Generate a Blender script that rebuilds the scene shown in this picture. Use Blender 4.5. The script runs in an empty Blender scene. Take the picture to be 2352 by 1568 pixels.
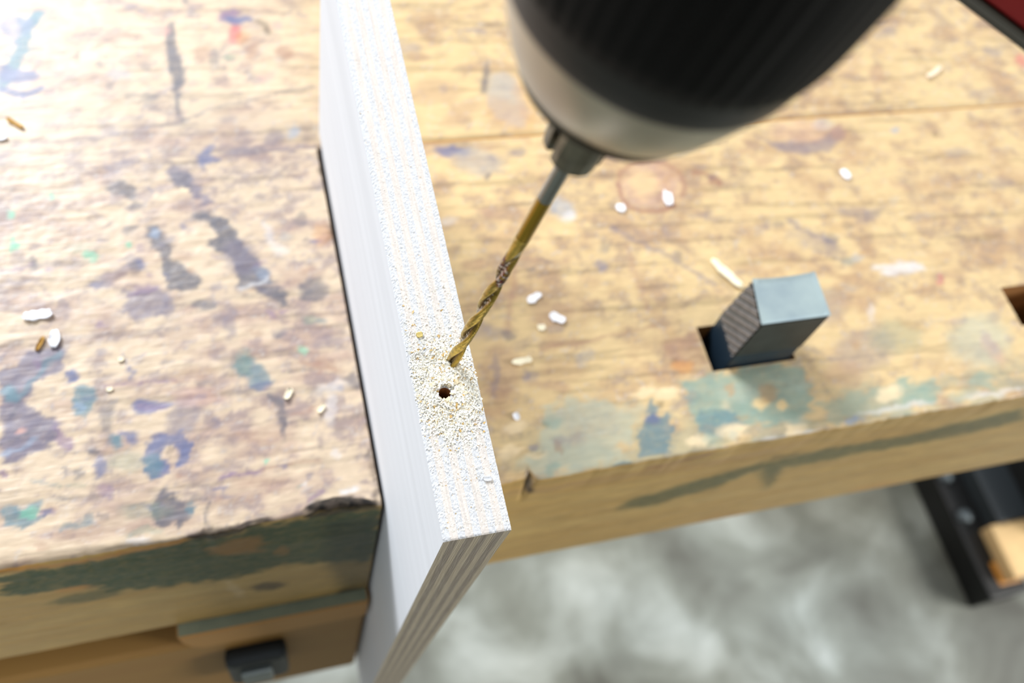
import bpy, bmesh, math, random
import numpy as np
from mathutils import Vector, Matrix

# ------------------------------------------------------------------ camera, world, light, exposure
scene = bpy.context.scene
col = scene.collection
CAM_ROT = Matrix(((0.9547, 0.1217, -0.2716), (-0.2353, 0.8676, -0.4382), (0.1823, 0.4822, 0.8569)))
cam_data = bpy.data.cameras.new('camera')
cam_data.sensor_width = 36.0
cam_data.lens = 2106.75 / 2352 * 36.0
cam_data.clip_start = 0.005
cam_data.clip_end = 20
cam_data.dof.use_dof = True
cam_data.dof.focus_distance = 0.246
cam_data.dof.aperture_fstop = 9.5
cam = bpy.data.objects.new('camera', cam_data)
cam.matrix_world = Matrix.Translation((-0.02182, -0.10707, 0.32896)) @ CAM_ROT.to_4x4()
col.objects.link(cam)
scene.camera = cam

world = bpy.data.worlds.new('workshop_world')
scene.world = world
world.use_nodes = True
bg = world.node_tree.nodes['Background']
bg.inputs[0].default_value = (0.93, 0.97, 1.0, 1)
bg.inputs[1].default_value = 0.62

def area(name, loc, target, size, size_y, power, color):
    d = bpy.data.lights.new(name, 'AREA')
    d.shape = 'RECTANGLE'; d.size = size; d.size_y = size_y
    d.energy = power; d.color = color
    o = bpy.data.objects.new(name, d)
    o.location = loc
    o.rotation_euler = (Vector(target) - Vector(loc)).to_track_quat('-Z', 'Y').to_euler()
    col.objects.link(o)
    return o
area('window_light', (-1.15, 2.3, 1.85), (0.05, 0.05, 0), 1.3, 1.0, 132, (0.95, 0.975, 1.0))
area('side_window_light', (3.0, -1.1, 1.0), (0.2, 0.0, -0.05), 1.2, 0.9, 90, (1.0, 0.98, 0.93))

scene.view_settings.view_transform = 'Standard'
scene.view_settings.look = 'None'
scene.view_settings.gamma = 1.0
scene.view_settings.use_curve_mapping = False
scene.view_settings.exposure = 0.14

# ------------------------------------------------------------------ helpers
rng = np.random.default_rng(7)
random.seed(7)
PI = math.pi

def s2l(c):
    c = np.asarray(c, float) / 255.0
    return np.where(c <= 0.04045, c / 12.92, ((c + 0.055) / 1.055) ** 2.4)

def mat(name, rgb, rough=0.5, metal=0.0, noise=0.0, nscale=200.0, bump=0.0, bscale=400.0, stretch=(1, 1, 1), spec=0.5, attr=False, rgb2=None, coat=0.0):
    m = bpy.data.materials.new(name); m.use_nodes = True
    nt = m.node_tree; b = nt.nodes['Principled BSDF']
    b.inputs['Roughness'].default_value = rough
    b.inputs['Metallic'].default_value = metal
    b.inputs['Specular IOR Level'].default_value = spec
    b.inputs['Coat Weight'].default_value = coat
    tc = nt.nodes.new('ShaderNodeTexCoord'); mp = nt.nodes.new('ShaderNodeMapping')
    mp.inputs['Scale'].default_value = stretch
    nt.links.new(tc.outputs['Object'], mp.inputs['Vector'])
    if attr:
        a = nt.nodes.new('ShaderNodeAttribute'); a.attribute_name = 'paint'; src = a.outputs['Color']
    else:
        v = nt.nodes.new('ShaderNodeRGB'); v.outputs[0].default_value = (*s2l(rgb), 1); src = v.outputs[0]
    if noise > 0:
        n = nt.nodes.new('ShaderNodeTexNoise'); n.inputs['Scale'].default_value = nscale; n.inputs['Detail'].default_value = 5
        nt.links.new(mp.outputs[0], n.inputs['Vector'])
        mx = nt.nodes.new('ShaderNodeMix'); mx.data_type = 'RGBA'
        mr = nt.nodes.new('ShaderNodeMapRange'); mr.inputs[1].default_value = 0.35; mr.inputs[2].default_value = 0.65
        nt.links.new(n.outputs['Fac'], mr.inputs[0])
        nt.links.new(src, mx.inputs[6])
        if rgb2 is not None:
            mx.inputs[7].default_value = (*s2l(rgb2), 1)
            mm = nt.nodes.new('ShaderNodeMath'); mm.operation = 'MULTIPLY'; mm.inputs[1].default_value = noise
            nt.links.new(mr.outputs[0], mm.inputs[0]); nt.links.new(mm.outputs[0], mx.inputs[0])
        else:
            mx.blend_type = 'MULTIPLY'; mx.inputs[0].default_value = 1
            mr.inputs[3].default_value = 1 - noise; mr.inputs[4].default_value = 1 + noise * 0.5
            nt.links.new(mr.outputs[0], mx.inputs[7])
        src = mx.outputs[2]
    nt.links.new(src, b.inputs['Base Color'])
    if bump > 0:
        n2 = nt.nodes.new('ShaderNodeTexNoise'); n2.inputs['Scale'].default_value = bscale; n2.inputs['Detail'].default_value = 6
        nt.links.new(mp.outputs[0], n2.inputs['Vector'])
        bp = nt.nodes.new('ShaderNodeBump'); bp.inputs['Strength'].default_value = 1.0; bp.inputs['Distance'].default_value = bump
        nt.links.new(n2.outputs['Fac'], bp.inputs['Height']); nt.links.new(bp.outputs[0], b.inputs['Normal'])
    return m

def empty(name, loc, label, cat, group=None, rot=None):
    o = bpy.data.objects.new(name, None); col.objects.link(o)
    o.empty_display_size = 0.01
    o.location = loc
    if rot is not None: o.rotation_euler = rot
    o['label'] = label; o['category'] = cat
    if group: o['group'] = group
    return o

def mesh(name, verts, faces, m, parent=None, smooth=False, colors=None, mats=None, fmat=None, label=None):
    me = bpy.data.meshes.new(name)
    if isinstance(verts, np.ndarray): verts = verts.tolist()
    if isinstance(faces, np.ndarray): faces = faces.tolist()
    me.from_pydata(verts, [], faces)
    for q in (mats or [m]): me.materials.append(q)
    if fmat is not None: me.polygons.foreach_set('material_index', np.asarray(fmat, np.int32))
    if smooth: me.polygons.foreach_set('use_smooth', np.ones(len(me.polygons), bool))
    if colors is not None:
        a = me.color_attributes.new('paint', 'FLOAT_COLOR', 'POINT')
        c = np.ones((len(me.vertices), 4), np.float32); c[:, :3] = colors
        a.data.foreach_set('color', c.ravel())
    me.update()
    o = bpy.data.objects.new(name, me); col.objects.link(o)
    if parent is not None: o.parent = parent
    if label: o['label'] = label
    return o

def box(name, lo, hi, m, parent=None, bevel=0.0, org=(0, 0, 0), rotz=0, label=None, seg=2):
    bm = bmesh.new(); bmesh.ops.create_cube(bm, size=1)
    for v in bm.verts:
        v.co = Vector([lo[i] + (v.co[i] + .5) * (hi[i] - lo[i]) - org[i] for i in range(3)])
    if bevel > 0:
        bmesh.ops.bevel(bm, geom=bm.edges[:], offset=bevel, segments=seg, affect='EDGES', profile=.6)
    if rotz: bmesh.ops.rotate(bm, verts=bm.verts, matrix=Matrix.Rotation(rotz, 3, 'Z'))
    me = bpy.data.meshes.new(name); bm.to_mesh(me); bm.free(); me.materials.append(m)
    o = bpy.data.objects.new(name, me); col.objects.link(o)
    if parent is not None: o.parent = parent
    if label: o['label'] = label
    return o

def hnoise(ix, iy, seed):
    n = (ix.astype(np.int64) * 374761393 + iy.astype(np.int64) * 668265263 + seed * 1442695041) & 0x7fffffff
    n = ((n ^ (n >> 13)) * 1274126177) & 0x7fffffff
    n = (n ^ (n >> 16)) & 0xffffff
    return n / float(0xffffff)
def vnoise(x, y, seed=0):
    ix = np.floor(x); iy = np.floor(y); fx = x - ix; fy = y - iy
    fx = fx * fx * (3 - 2 * fx); fy = fy * fy * (3 - 2 * fy)
    a = hnoise(ix, iy, seed); b = hnoise(ix + 1, iy, seed); c = hnoise(ix, iy + 1, seed); d = hnoise(ix + 1, iy + 1, seed)
    return (a * (1 - fx) + b * fx) * (1 - fy) + (c * (1 - fx) + d * fx) * fy
def fbm(x, y, seed=0, octv=4):
    t = 0; a = .5; s = 0
    for k in range(octv):
        t = t + a * vnoise(x * 2 ** k + 17.3 * k, y * 2 ** k - 9.1 * k, seed + k * 13); s += a; a *= .55
    return t / s
def sstep(a, b, x):
    t = np.clip((x - a) / (b - a), 0, 1); return t * t * (3 - 2 * t)
def rotg(faces_idx):
    return faces_idx

def grid_faces(ny, nx, keep=None):
    i = np.arange(ny - 1)[:, None] * nx + np.arange(nx - 1)[None, :]
    f = np.stack([i, i + 1, i + nx + 1, i + nx], -1)
    if keep is not None: return f[keep]
    return f.reshape(-1, 4)

TOP_STAINS_AND_LIGHT = [
('l', 'te', 0.95, 0.87, 0.6, [-97.5, 259.3, -102.1, 248.3, -103.9, 238.9, -108.3, 225.9, -112.5, 215.9], 2.83),
('l', 'te', 0.9, 0.89, 0.6, [-104.3, 257.5, -101.8, 248.3], 1.79),
('e', 'bl', 0.6, 0.35, 1.0, [-106.6, 252.64, 8.08, 0.01, -0.32, -6.89]),
('p', 'bl', 0.9, 1.27, 1.0, [-112.7, 228.8, -105.7, 225.8, -97.8, 224.0, -97.3, 218.8, -103.9, 217.9, -109.1, 217.0, -112.6, 218.5]),
('l', 'bl', 0.95, 0.84, 0.6, [-112.5, 214.7, -106.5, 211.7, -102.2, 210.7, -96.1, 213.6], 1.46),
('l', 'bl', 0.5, 0.88, 0.6, [-112.0, 252.9, -105.7, 241.7], 1.1),
('l', 'te', 0.5, 0.87, 0.6, [-112.7, 234.0, -103.9, 236.2, -96.8, 239.1], 1.09),
('e', 'pk', 0.6, 0.35, 1.0, [-90.96, 208.19, 5.6, 0.84, 3.38, -2.81]),
('e', 'pk', 0.4, 0.35, 1.0, [-103.1, 203.99, 2.97, 1.02, 2.28, -2.65]),
('p', 'dg', 0.85, 0.9, 0.5, [-42.7, 250.1, -39.7, 252.9, -38.2, 247.1, -37.5, 235.7, -36.3, 224.6, -36.2, 216.5, -38.7, 208.7, -39.6, 200.9, -39.4, 188.1, -40.7, 190.7, -41.5, 204.9, -42.4, 219.6, -42.8, 236.0]),
('e', 'pk', 0.7, 0.35, 1.0, [-45.96, 246.82, 5.39, -0.23, -0.22, -3.68]),
('e', 'dk', 0.4, 0.35, 1.0, [-81.74, 232.99, 0.73, -0.09, -0.04, -3.76]),
('e', 'dg', 0.5, 0.35, 1.0, [-71.71, 227.1, 2.19, -0.09, -0.12, -2.4]),
('e', 'dg', 0.45, 0.35, 1.0, [-53.37, 224.22, 2.15, -0.85, -2.0, -1.82]),
('e', 'dg', 0.5, 0.35, 1.0, [-67.66, 213.91, 2.17, -0.1, -0.13, -2.34]),
('e', 'dg', 0.5, 0.35, 1.0, [-52.52, 206.43, 3.2, -0.46, -1.02, -2.53]),
('e', 'dg', 0.4, 0.35, 1.0, [-59.76, 207.94, 3.27, -0.13, -0.21, -2.58]),
('l', 'dg', 0.35, 0.86, 0.6, [-62.6, 206.3, -49.3, 199.0, -44.0, 195.5], 0.54),
('l', 'gv', 0.45, 0.85, 0.6, [-65.8, 194.6, -56.8, 194.4], 1.06),
('l', 'gv', 0.5, 0.84, 0.6, [-40.8, 189.5, -51.7, 189.0, -60.8, 186.0, -76.7, 184.8], 0.84),
('e', 'lb', 0.35, 0.35, 1.0, [-64.64, 220.84, 4.57, -0.12, -0.26, -2.65]),
('e', 'dg', 0.4, 0.35, 1.0, [-84.56, 219.89, 2.5, -0.03, -0.15, -1.3]),
('l', 'gv', 0.4, 0.81, 0.6, [-90.5, 183.5, -83.6, 183.7, -78.5, 184.2], 1.02),
('l', 'gv', 0.4, 0.79, 0.6, [-112.2, 175.9, -105.6, 178.8, -99.0, 180.6], 0.79),
('e', 'bl', 0.4, 0.35, 1.0, [-52.31, 260.57, 1.55, -0.1, -0.05, -1.74]),
('e', 'gv', 0.4, 0.35, 1.0, [-56.97, 263.92, 3.86, -0.09, -0.12, -1.75]),
('e', 'dg', 0.6, 0.35, 1.0, [-32.25, 266.41, 2.79, -0.16, -0.08, -2.08]),
('e', 'gv', 0.4, 0.35, 1.0, [-30.29, 260.71, 1.79, -0.21, -0.06, -2.65]),
('e', 'pu', 0.8, 0.35, 1.0, [-13.07, 255.4, 5.3, 0.1, 1.14, -4.07]),
('e', 'bl', 0.9, 0.35, 1.0, [-9.3, 252.6, 6.47, -0.26, -0.24, -2.64]),
('e', 'rd', 0.85, 0.35, 1.0, [-11.6, 243.66, 3.4, -0.62, -0.14, -6.32]),
('e', 'or_', 0.35, 0.35, 1.0, [-7.4, 241.46, 3.61, -0.48, -0.16, -4.59]),
('l', 'dk', 0.55, 0.98, 0.6, [-0.2, 252.0, 4.0, 248.9, 4.6, 243.8], 1.47),
('e', 'pk', 0.6, 0.35, 1.0, [9.11, 248.66, 2.88, -0.32, -0.11, -2.64]),
('e', 'mb', 0.6, 0.35, 1.0, [-4.4, 231.89, 2.83, -2.13, -1.69, -5.75]),
('e', 'dg', 0.55, 0.35, 1.0, [-22.17, 228.02, 2.33, -0.49, -0.12, -5.52]),
('e', 'mb', 0.5, 0.35, 1.0, [-27.17, 231.06, 4.26, -0.51, -0.21, -6.09]),
('e', 'gn', 0.5, 0.35, 1.0, [-15.66, 228.52, 3.53, -0.21, -0.18, -2.22]),
('l', 'mb', 0.5, 0.94, 0.6, [-9.3, 223.2, 3.0, 226.7], 0.94),
('e', 'mb', 0.65, 0.35, 1.0, [10.67, 231.15, 4.48, -1.21, -1.99, -3.8]),
('e', 'gv', 0.5, 0.35, 1.0, [21.96, 254.44, 2.52, -0.24, -0.09, -1.8]),
('l', 'mb', 0.4, 0.96, 0.6, [7.6, 231.3, 23.5, 227.1], 0.72),
('e', 'pk', 0.5, 0.35, 1.0, [0.77, 215.7, 4.71, 0.38, 1.98, -2.6]),
('e', 'gv', 0.4, 0.35, 1.0, [-4.35, 214.08, 4.31, -0.24, -0.26, -2.17]),
('l', 'dg', 0.5, 0.9, 0.6, [-39.7, 191.2, -29.1, 196.3, -19.5, 198.7, -3.7, 202.4, 12.6, 206.8, 21.6, 207.6], 0.79),
('l', 'gv', 0.5, 0.87, 0.6, [-18.3, 172.7, -8.8, 173.6, 0.4, 171.1, 10.0, 172.0, 17.4, 172.2], 0.87),
('e', 'lb', 0.6, 0.35, 1.0, [8.32, 181.12, 3.38, 0.46, 1.69, -2.13]),
('e', 'gv', 0.5, 0.35, 1.0, [-0.63, 178.75, 4.52, 0.51, 1.73, -3.39]),
('e', 'gv', 0.4, 0.35, 1.0, [-19.81, 191.23, 3.75, -0.22, -0.27, -2.3]),
('p', 'bl', 0.8, 1.26, 1.0, [-36.5, 174.2, -33.0, 172.7, -28.9, 177.8, -26.8, 175.8, -27.6, 171.0, -25.1, 169.0, -26.2, 166.7, -29.8, 167.5, -32.1, 161.7, -33.7, 167.8]),
('e', 'gv', 0.5, 0.35, 1.0, [-14.69, 171.12, 7.39, -0.2, -0.62, -1.96]),
('e', 'gv', 0.5, 0.35, 1.0, [-66.98, 167.21, 5.14, 0.24, 0.77, -2.81]),
('e', 'gv', 0.45, 0.35, 1.0, [-61.63, 170.29, 3.47, 0.15, 0.52, -1.89]),
('p', 'dg', 0.75, 1.19, 1.0, [-71.1, 159.0, -68.7, 160.3, -63.9, 159.9, -61.5, 156.2, -59.4, 152.5, -61.0, 149.3, -64.4, 149.2, -65.9, 152.0, -69.2, 154.6]),
('e', 'dg', 0.65, 0.35, 1.0, [-60.81, 145.85, 3.39, 0.1, 0.28, -1.8]),
('p', 'gv', 0.9, 1.22, 1.0, [-48.8, 163.9, -44.3, 165.2, -39.2, 162.3, -37.7, 158.6, -35.1, 157.2, -33.1, 150.0, -28.3, 143.7, -31.8, 144.0, -37.6, 148.1, -41.6, 154.3, -45.8, 157.0]),
('e', 'dg', 0.5, 0.35, 1.0, [-42.18, 157.86, 4.02, -1.85, -3.67, -3.49]),
('e', 'gr', 0.0, 0.35, 1.0, [-40.81, 152.58, 1.05, -0.09, -0.1, -1.16]),
('e', 'cr', 0.8, 0.35, 1.0, [-41.33, 152.63, 1.57, -0.12, -0.15, -1.62]),
('p', 'dg', 0.9, 0.97, 0.9, [-38.4, 139.0, -33.9, 139.7, -28.0, 137.5, -23.2, 131.7, -20.4, 124.7, -19.6, 120.2, -16.1, 115.4, -13.9, 111.9, -11.6, 108.4, -11.2, 101.9, -16.9, 100.5, -22.9, 100.2, -24.1, 105.6, -25.1, 112.1, -26.3, 117.7, -32.9, 121.7, -33.8, 125.1, -29.8, 126.9, -32.6, 135.0]),
('e', 'gv', 0.6, 0.35, 1.0, [-22.13, 116.11, 4.78, -5.21, -7.48, -5.24]),
('e', 'lb', 0.35, 0.35, 1.0, [-14.33, 107.61, 2.57, 1.44, 1.41, -4.27]),
('l', 'wh', 0.6, 0.76, 0.6, [-23.4, 100.7, -17.6, 101.6, -12.7, 103.8], 0.85),
('l', 'tn', 0.5, 0.75, 0.6, [-22.3, 98.0, -15.3, 98.6], 0.56),
('p', 'dg', 0.85, 1.13, 1.0, [-16.9, 100.5, -8.2, 100.4, -7.1, 95.0, -5.1, 90.6, -7.8, 89.3, -12.1, 93.6, -16.5, 96.2]),
('e', 'dg', 0.6, 0.35, 1.0, [-35.41, 138.7, 3.51, 0.71, 2.13, -2.04]),
('p', 'dg', 0.85, 0.94, 0.9, [-57.5, 135.4, -53.2, 135.4, -49.3, 130.1, -47.9, 125.6, -49.2, 119.3, -46.2, 114.7, -39.0, 109.5, -38.5, 105.3, -43.8, 101.4, -49.5, 103.5, -51.6, 109.0, -52.3, 117.5, -54.3, 123.1, -56.3, 126.6]),
('e', 'lb', 0.6, 0.35, 1.0, [-54.31, 131.8, 2.02, -0.16, -0.22, -2.62]),
('e', 'dg', 0.6, 0.35, 1.0, [-63.39, 134.98, 2.99, 0.13, 0.36, -1.53]),
('e', 'dg', 0.75, 0.35, 1.0, [-37.75, 94.43, 4.61, 0.14, 0.39, -2.43]),
('p', 'gv', 0.8, 1.1, 1.0, [-79.1, 109.3, -72.5, 114.0, -65.9, 117.0, -60.1, 118.4, -58.6, 115.7, -66.1, 112.8, -72.8, 107.5, -78.4, 107.2]),
('e', 'dg', 0.6, 0.35, 1.0, [-62.71, 115.57, 2.28, -0.22, -0.27, -4.17]),
('p', 'gv', 0.75, 1.08, 1.4, [-69.6, 107.1, -59.9, 107.9, -53.4, 106.1, -50.5, 100.6, -52.6, 92.7, -65.5, 91.5, -67.6, 98.7, -64.2, 102.3]),
('e', 'pu', 0.55, 0.35, 1.0, [-60.02, 104.86, 5.64, 0.2, 0.53, -2.45]),
('e', 'gv', 0.7, 0.35, 1.0, [-51.57, 96.64, 2.59, -0.47, -0.34, -7.03]),
('e', 'gv', 0.55, 0.35, 1.0, [-28.58, 85.5, 2.3, -0.77, -0.31, -7.95]),
('e', 'gv', 0.45, 0.35, 1.0, [-31.77, 86.94, 2.63, -0.37, -0.35, -3.98]),
('p', 'dg', 0.7, 1.16, 1.0, [0.6, 100.4, 6.3, 102.9, 10.5, 101.3, 12.2, 96.8, 8.1, 91.0, 4.5, 90.4, 0.5, 93.0]),
('e', 'dg', 0.45, 0.35, 1.0, [1.77, 96.0, 2.77, -0.25, -0.35, -1.88]),
('e', 'gn', 0.5, 0.35, 1.0, [2.54, 82.32, 3.07, -0.25, -0.41, -1.82]),
('e', 'te', 0.5, 0.35, 1.0, [5.76, 80.45, 2.4, -0.23, -0.32, -1.61]),
('e', 'dg', 0.5, 0.35, 1.0, [4.87, 132.87, 2.54, -0.48, -0.27, -3.65]),
('e', 'bl', 0.7, 0.35, 1.0, [9.1, 120.74, 2.16, -0.15, -0.24, -1.11]),
('e', 'dk', 0.55, 0.35, 1.0, [16.03, 122.93, 1.6, -1.68, -0.96, -3.67]),
('e', 'or_', 0.3, 0.35, 1.0, [12.76, 123.29, 3.81, -1.89, -1.29, -6.52]),
('p', 'wh', 0.4, 1.19, 0.5, [-10.7, 132.2, -7.3, 130.0, -8.1, 123.3, -2.5, 118.2, -2.4, 115.6, -7.3, 115.5, -10.5, 122.5]),
('e', 'gy', 0.5, 0.35, 1.0, [-2.66, 123.86, 3.2, -0.33, -0.36, -2.66]),
('e', 'gr', 0.8, 0.35, 1.0, [-92.93, 154.7, 1.31, -0.02, -0.13, -1.57]),
('e', 'gr', 0.8, 0.35, 1.0, [-79.96, 123.29, 2.73, -0.06, -0.32, -2.1]),
('e', 'gr', 0.8, 0.35, 1.0, [-64.31, 126.39, 1.48, -0.07, -0.17, -1.5]),
('e', 'gr', 0.8, 0.35, 1.0, [-107.48, 132.35, 0.94, 0.01, -0.11, -4.2]),
('e', 'gr', 0.8, 0.35, 1.0, [-105.91, 131.12, 1.88, 0.0, -0.21, -1.26]),
('e', 'gr', 0.8, 0.35, 1.0, [-108.48, 146.99, 1.91, 0.01, -0.2, -2.61]),
('e', 'gn', 0.4, 0.35, 1.0, [-84.19, 127.59, 2.89, -0.05, -0.33, -2.11]),
('e', 'dg', 0.45, 0.35, 1.0, [-74.19, 130.3, 1.56, -0.25, -0.73, -1.01]),
('l', 'pu', 0.5, 0.71, 0.6, [-111.0, 119.3, -105.6, 120.1, -100.9, 122.2], 0.89),
('e', 'dg', 0.6, 0.35, 1.0, [-100.61, 122.18, 1.56, -0.01, -0.19, -2.88]),
('l', 'gv', 0.45, 0.7, 0.6, [-111.7, 113.4, -104.0, 113.4, -97.9, 114.7], 0.62),
('e', 'gv', 0.45, 0.35, 1.0, [-88.72, 101.88, 1.86, -0.06, -0.24, -2.77]),
('l', 'gv', 0.4, 0.7, 0.6, [-97.9, 112.7, -93.3, 104.1], 0.53),
('l', 'gv', 0.5, 0.68, 0.6, [-111.6, 101.5, -104.8, 101.2], 0.68),
('e', 'gv', 0.5, 0.35, 1.0, [-100.23, 106.94, 1.23, -0.01, -0.16, -1.98]),
('e', 'mb', 0.35, 0.35, 1.0, [-64.6, 110.59, 9.7, -0.26, -1.19, -5.14]),
('e', 'mb', 0.35, 0.35, 1.0, [-44.2, 118.69, 3.35, -0.19, -0.39, -2.56]),
('p', 'gv', 0.95, 0.64, 0.9, [-111.4, 75.2, -105.5, 79.0, -101.9, 83.1, -96.6, 83.3, -92.1, 83.6, -89.1, 84.1, -89.2, 77.5, -90.8, 73.1, -96.0, 71.1, -99.0, 68.9, -100.5, 66.4, -102.7, 62.3, -100.5, 59.3, -98.4, 56.3, -94.8, 54.0, -91.2, 51.7, -92.0, 44.9, -95.6, 43.8, -97.1, 41.5, -102.7, 39.9, -106.9, 38.2, -111.0, 37.7]),
('l', 'te', 0.6, 0.65, 0.6, [-91.4, 79.7, -96.7, 74.9, -101.2, 69.2, -105.5, 62.7], 1.31),
('l', 'lb', 0.5, 0.61, 0.6, [-111.1, 42.2, -104.1, 43.5, -99.2, 46.1], 1.08),
('l', 'dg', 0.7, 0.62, 0.6, [-111.1, 45.5, -102.7, 48.4, -96.3, 50.7], 0.39),
('l', 'dg', 0.5, 0.63, 0.6, [-101.9, 64.8, -108.4, 56.2], 0.48),
('p', 'pu', 0.7, 0.94, 1.0, [-93.3, 52.9, -89.8, 48.8, -87.0, 42.4, -88.5, 40.1, -92.8, 42.5]),
('e', 'pk', 0.9, 0.35, 1.0, [-104.39, 50.35, 1.6, 0.39, 0.44, -1.35]),
('e', 'bl', 0.9, 0.35, 1.0, [-86.66, 70.65, 2.69, -0.06, -0.4, -2.75]),
('e', 'te', 0.9, 0.35, 1.0, [-108.13, 65.41, 3.16, 0.02, -0.49, -3.55]),
('p', 'te', 0.85, 0.65, 0.8, [-85.8, 65.0, -79.8, 65.0, -79.5, 59.6, -80.9, 53.5, -83.1, 52.1, -87.5, 55.5, -87.4, 59.9]),
('e', 'lb', 0.7, 0.35, 1.0, [-84.79, 56.28, 2.35, -0.04, -0.37, -1.41]),
('p', 'bl', 0.85, 0.66, 0.3, [-67.1, 54.9, -65.0, 56.8, -61.2, 56.2, -52.2, 53.0, -56.1, 51.4, -60.8, 50.3, -66.0, 51.2]),
('e', 'pu', 0.5, 0.35, 1.0, [-60.63, 53.01, 4.54, -0.1, -0.71, -1.78]),
('p', 'bl', 0.7, 1.02, 1.0, [-69.0, 79.3, -66.5, 71.4, -65.3, 64.7, -66.8, 65.8, -68.3, 72.6]),
('l', 'pu', 0.6, 0.67, 0.6, [-76.8, 64.6, -65.4, 63.2, -54.6, 63.1, -51.4, 63.5], 0.59),
('l', 'mb', 0.4, 0.69, 0.6, [-51.5, 62.6, -38.8, 63.5], 0.51),
('e', 'bl', 0.8, 0.35, 1.0, [-67.98, 42.67, 3.22, -1.3, -2.79, -2.2]),
('e', 'te', 0.85, 0.35, 1.0, [-73.66, 41.52, 2.2, -0.13, -0.36, -3.08]),
('e', 'dg', 0.5, 0.35, 1.0, [-75.05, 50.83, 2.37, -0.28, -0.38, -7.02]),
('p', 'bl', 0.85, 0.64, 0.9, [-64.1, 31.7, -63.1, 36.7, -60.7, 39.7, -56.7, 42.6, -50.0, 40.6, -47.3, 35.8, -48.6, 29.1, -52.5, 27.2, -54.5, 30.1, -52.1, 33.1, -54.1, 36.9, -57.8, 36.7, -58.9, 32.5, -56.1, 29.5, -57.0, 26.3, -61.5, 25.3, -63.6, 27.4]),
('e', 'te', 0.7, 0.35, 1.0, [-61.22, 30.36, 2.64, -0.25, -0.45, -4.2]),
('e', 'dk', 0.35, 0.35, 1.0, [-55.73, 34.57, 1.19, -0.16, -0.2, -2.39]),
('e', 'gv', 0.6, 0.35, 1.0, [-49.54, 46.76, 4.86, -3.55, -2.92, -8.7]),
('e', 'bl', 0.6, 0.35, 1.0, [-50.14, 28.47, 3.23, 0.21, 0.42, -1.36]),
('e', 'gn', 0.35, 0.35, 1.0, [-69.94, 32.69, 7.27, -0.2, -1.24, -4.2]),
('e', 'dg', 0.7, 0.35, 1.0, [-80.64, 38.57, 2.6, -0.04, -0.44, -1.35]),
('e', 'bl', 0.75, 0.35, 1.0, [-78.71, 31.66, 2.01, -0.18, -0.34, -4.99]),
('e', 'dg', 0.6, 0.35, 1.0, [-86.2, 30.13, 1.7, -0.05, -0.29, -1.97]),
('e', 'dg', 0.5, 0.35, 1.0, [-90.11, 33.12, 1.27, -0.02, -0.22, -1.16]),
('e', 'pu', 0.5, 0.35, 1.0, [-77.61, 22.38, 1.47, -1.73, -1.73, -1.95]),
('e', 'pu', 0.7, 0.35, 1.0, [-110.33, 33.82, 2.2, 0.01, -0.38, -1.63]),
('l', 'te', 0.5, 0.6, 0.6, [-100.7, 31.3, -95.8, 29.2, -92.3, 27.4], 0.53),
('l', 'gn', 0.35, 0.61, 0.6, [-93.0, 28.0, -83.2, 26.3], 0.45),
('p', 'te', 0.8, 0.73, 1.2, [-108.5, 23.1, -104.1, 23.1, -99.3, 23.0, -98.0, 20.4, -99.4, 18.3, -93.9, 18.0, -94.6, 15.8, -100.1, 14.5, -103.5, 13.5, -105.8, 12.9, -106.8, 15.7, -108.8, 14.5, -109.5, 18.5]),
('e', 'gr', 0.6, 0.35, 1.0, [-102.09, 19.54, 3.0, -0.01, -0.54, -2.21]),
('e', 'pu', 0.6, 0.35, 1.0, [-95.95, 17.32, 3.02, -0.02, -0.55, -1.42]),
('p', 'te', 0.55, 0.88, 1.0, [-90.5, 11.9, -84.9, 14.0, -82.1, 14.3, -82.2, 11.2, -87.8, 9.9, -92.0, 9.1]),
('e', 'dg', 0.4, 0.35, 1.0, [-78.67, 12.9, 1.96, -0.05, -0.36, -1.26]),
('p', 'dg', 0.85, 0.61, 1, [-60.8, 17.8, -58.9, 19.9, -54.6, 18.3, -51.9, 15.3, -51.3, 12.8, -48.5, 11.4, -47.9, 8.9, -51.0, 7.8, -54.1, 5.2, -56.1, 8.0, -57.5, 8.2, -59.8, 5.9, -61.9, 7.4, -62.3, 11.5]),
('e', 'te', 0.7, 0.35, 1.0, [-49.73, 10.53, 2.03, -0.16, -0.37, -2.09]),
('l', 'dg', 0.6, 0.62, 0.6, [-43.4, 13.0, -44.2, 8.2, -44.9, 2.7], 0.54),
('e', 'bl', 0.6, 0.35, 1.0, [-39.04, 16.89, 2.95, 0.14, 0.35, -1.0]),
('l', 'pu', 0.7, 0.64, 0.6, [-37.9, 20.7, -30.2, 21.1, -24.0, 21.4], 0.72),
('l', 'mb', 0.5, 0.66, 0.6, [-24.0, 21.4, -11.4, 21.7, -1.9, 21.1], 0.66),
('p', 'te', 0.7, 0.88, 1, [-27.9, 67.6, -25.2, 70.2, -19.0, 66.4, -17.0, 62.2, -16.8, 56.4, -20.3, 54.1, -23.4, 55.6, -24.6, 59.5, -28.1, 61.0]),
('e', 'gn', 0.4, 0.35, 1.0, [-25.45, 67.3, 2.91, -0.59, -0.42, -5.71]),
('e', 'bl', 0.5, 0.35, 1.0, [-20.13, 55.99, 3.53, -0.21, -0.54, -1.86]),
('p', 'dg', 0.75, 0.68, 0.6, [-17.7, 51.9, -13.6, 49.3, -12.4, 45.4, -12.2, 40.8, -13.8, 33.8, -15.1, 30.4, -15.5, 37.7, -15.7, 45.0, -17.5, 48.1]),
('e', 'gr', 0.6, 0.35, 1.0, [-2.74, 68.72, 2.0, -0.23, -0.29, -1.75]),
('e', 'gr', 0.8, 0.35, 1.0, [-22.09, 24.55, 1.38, -0.12, -0.24, -1.02]),
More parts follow.
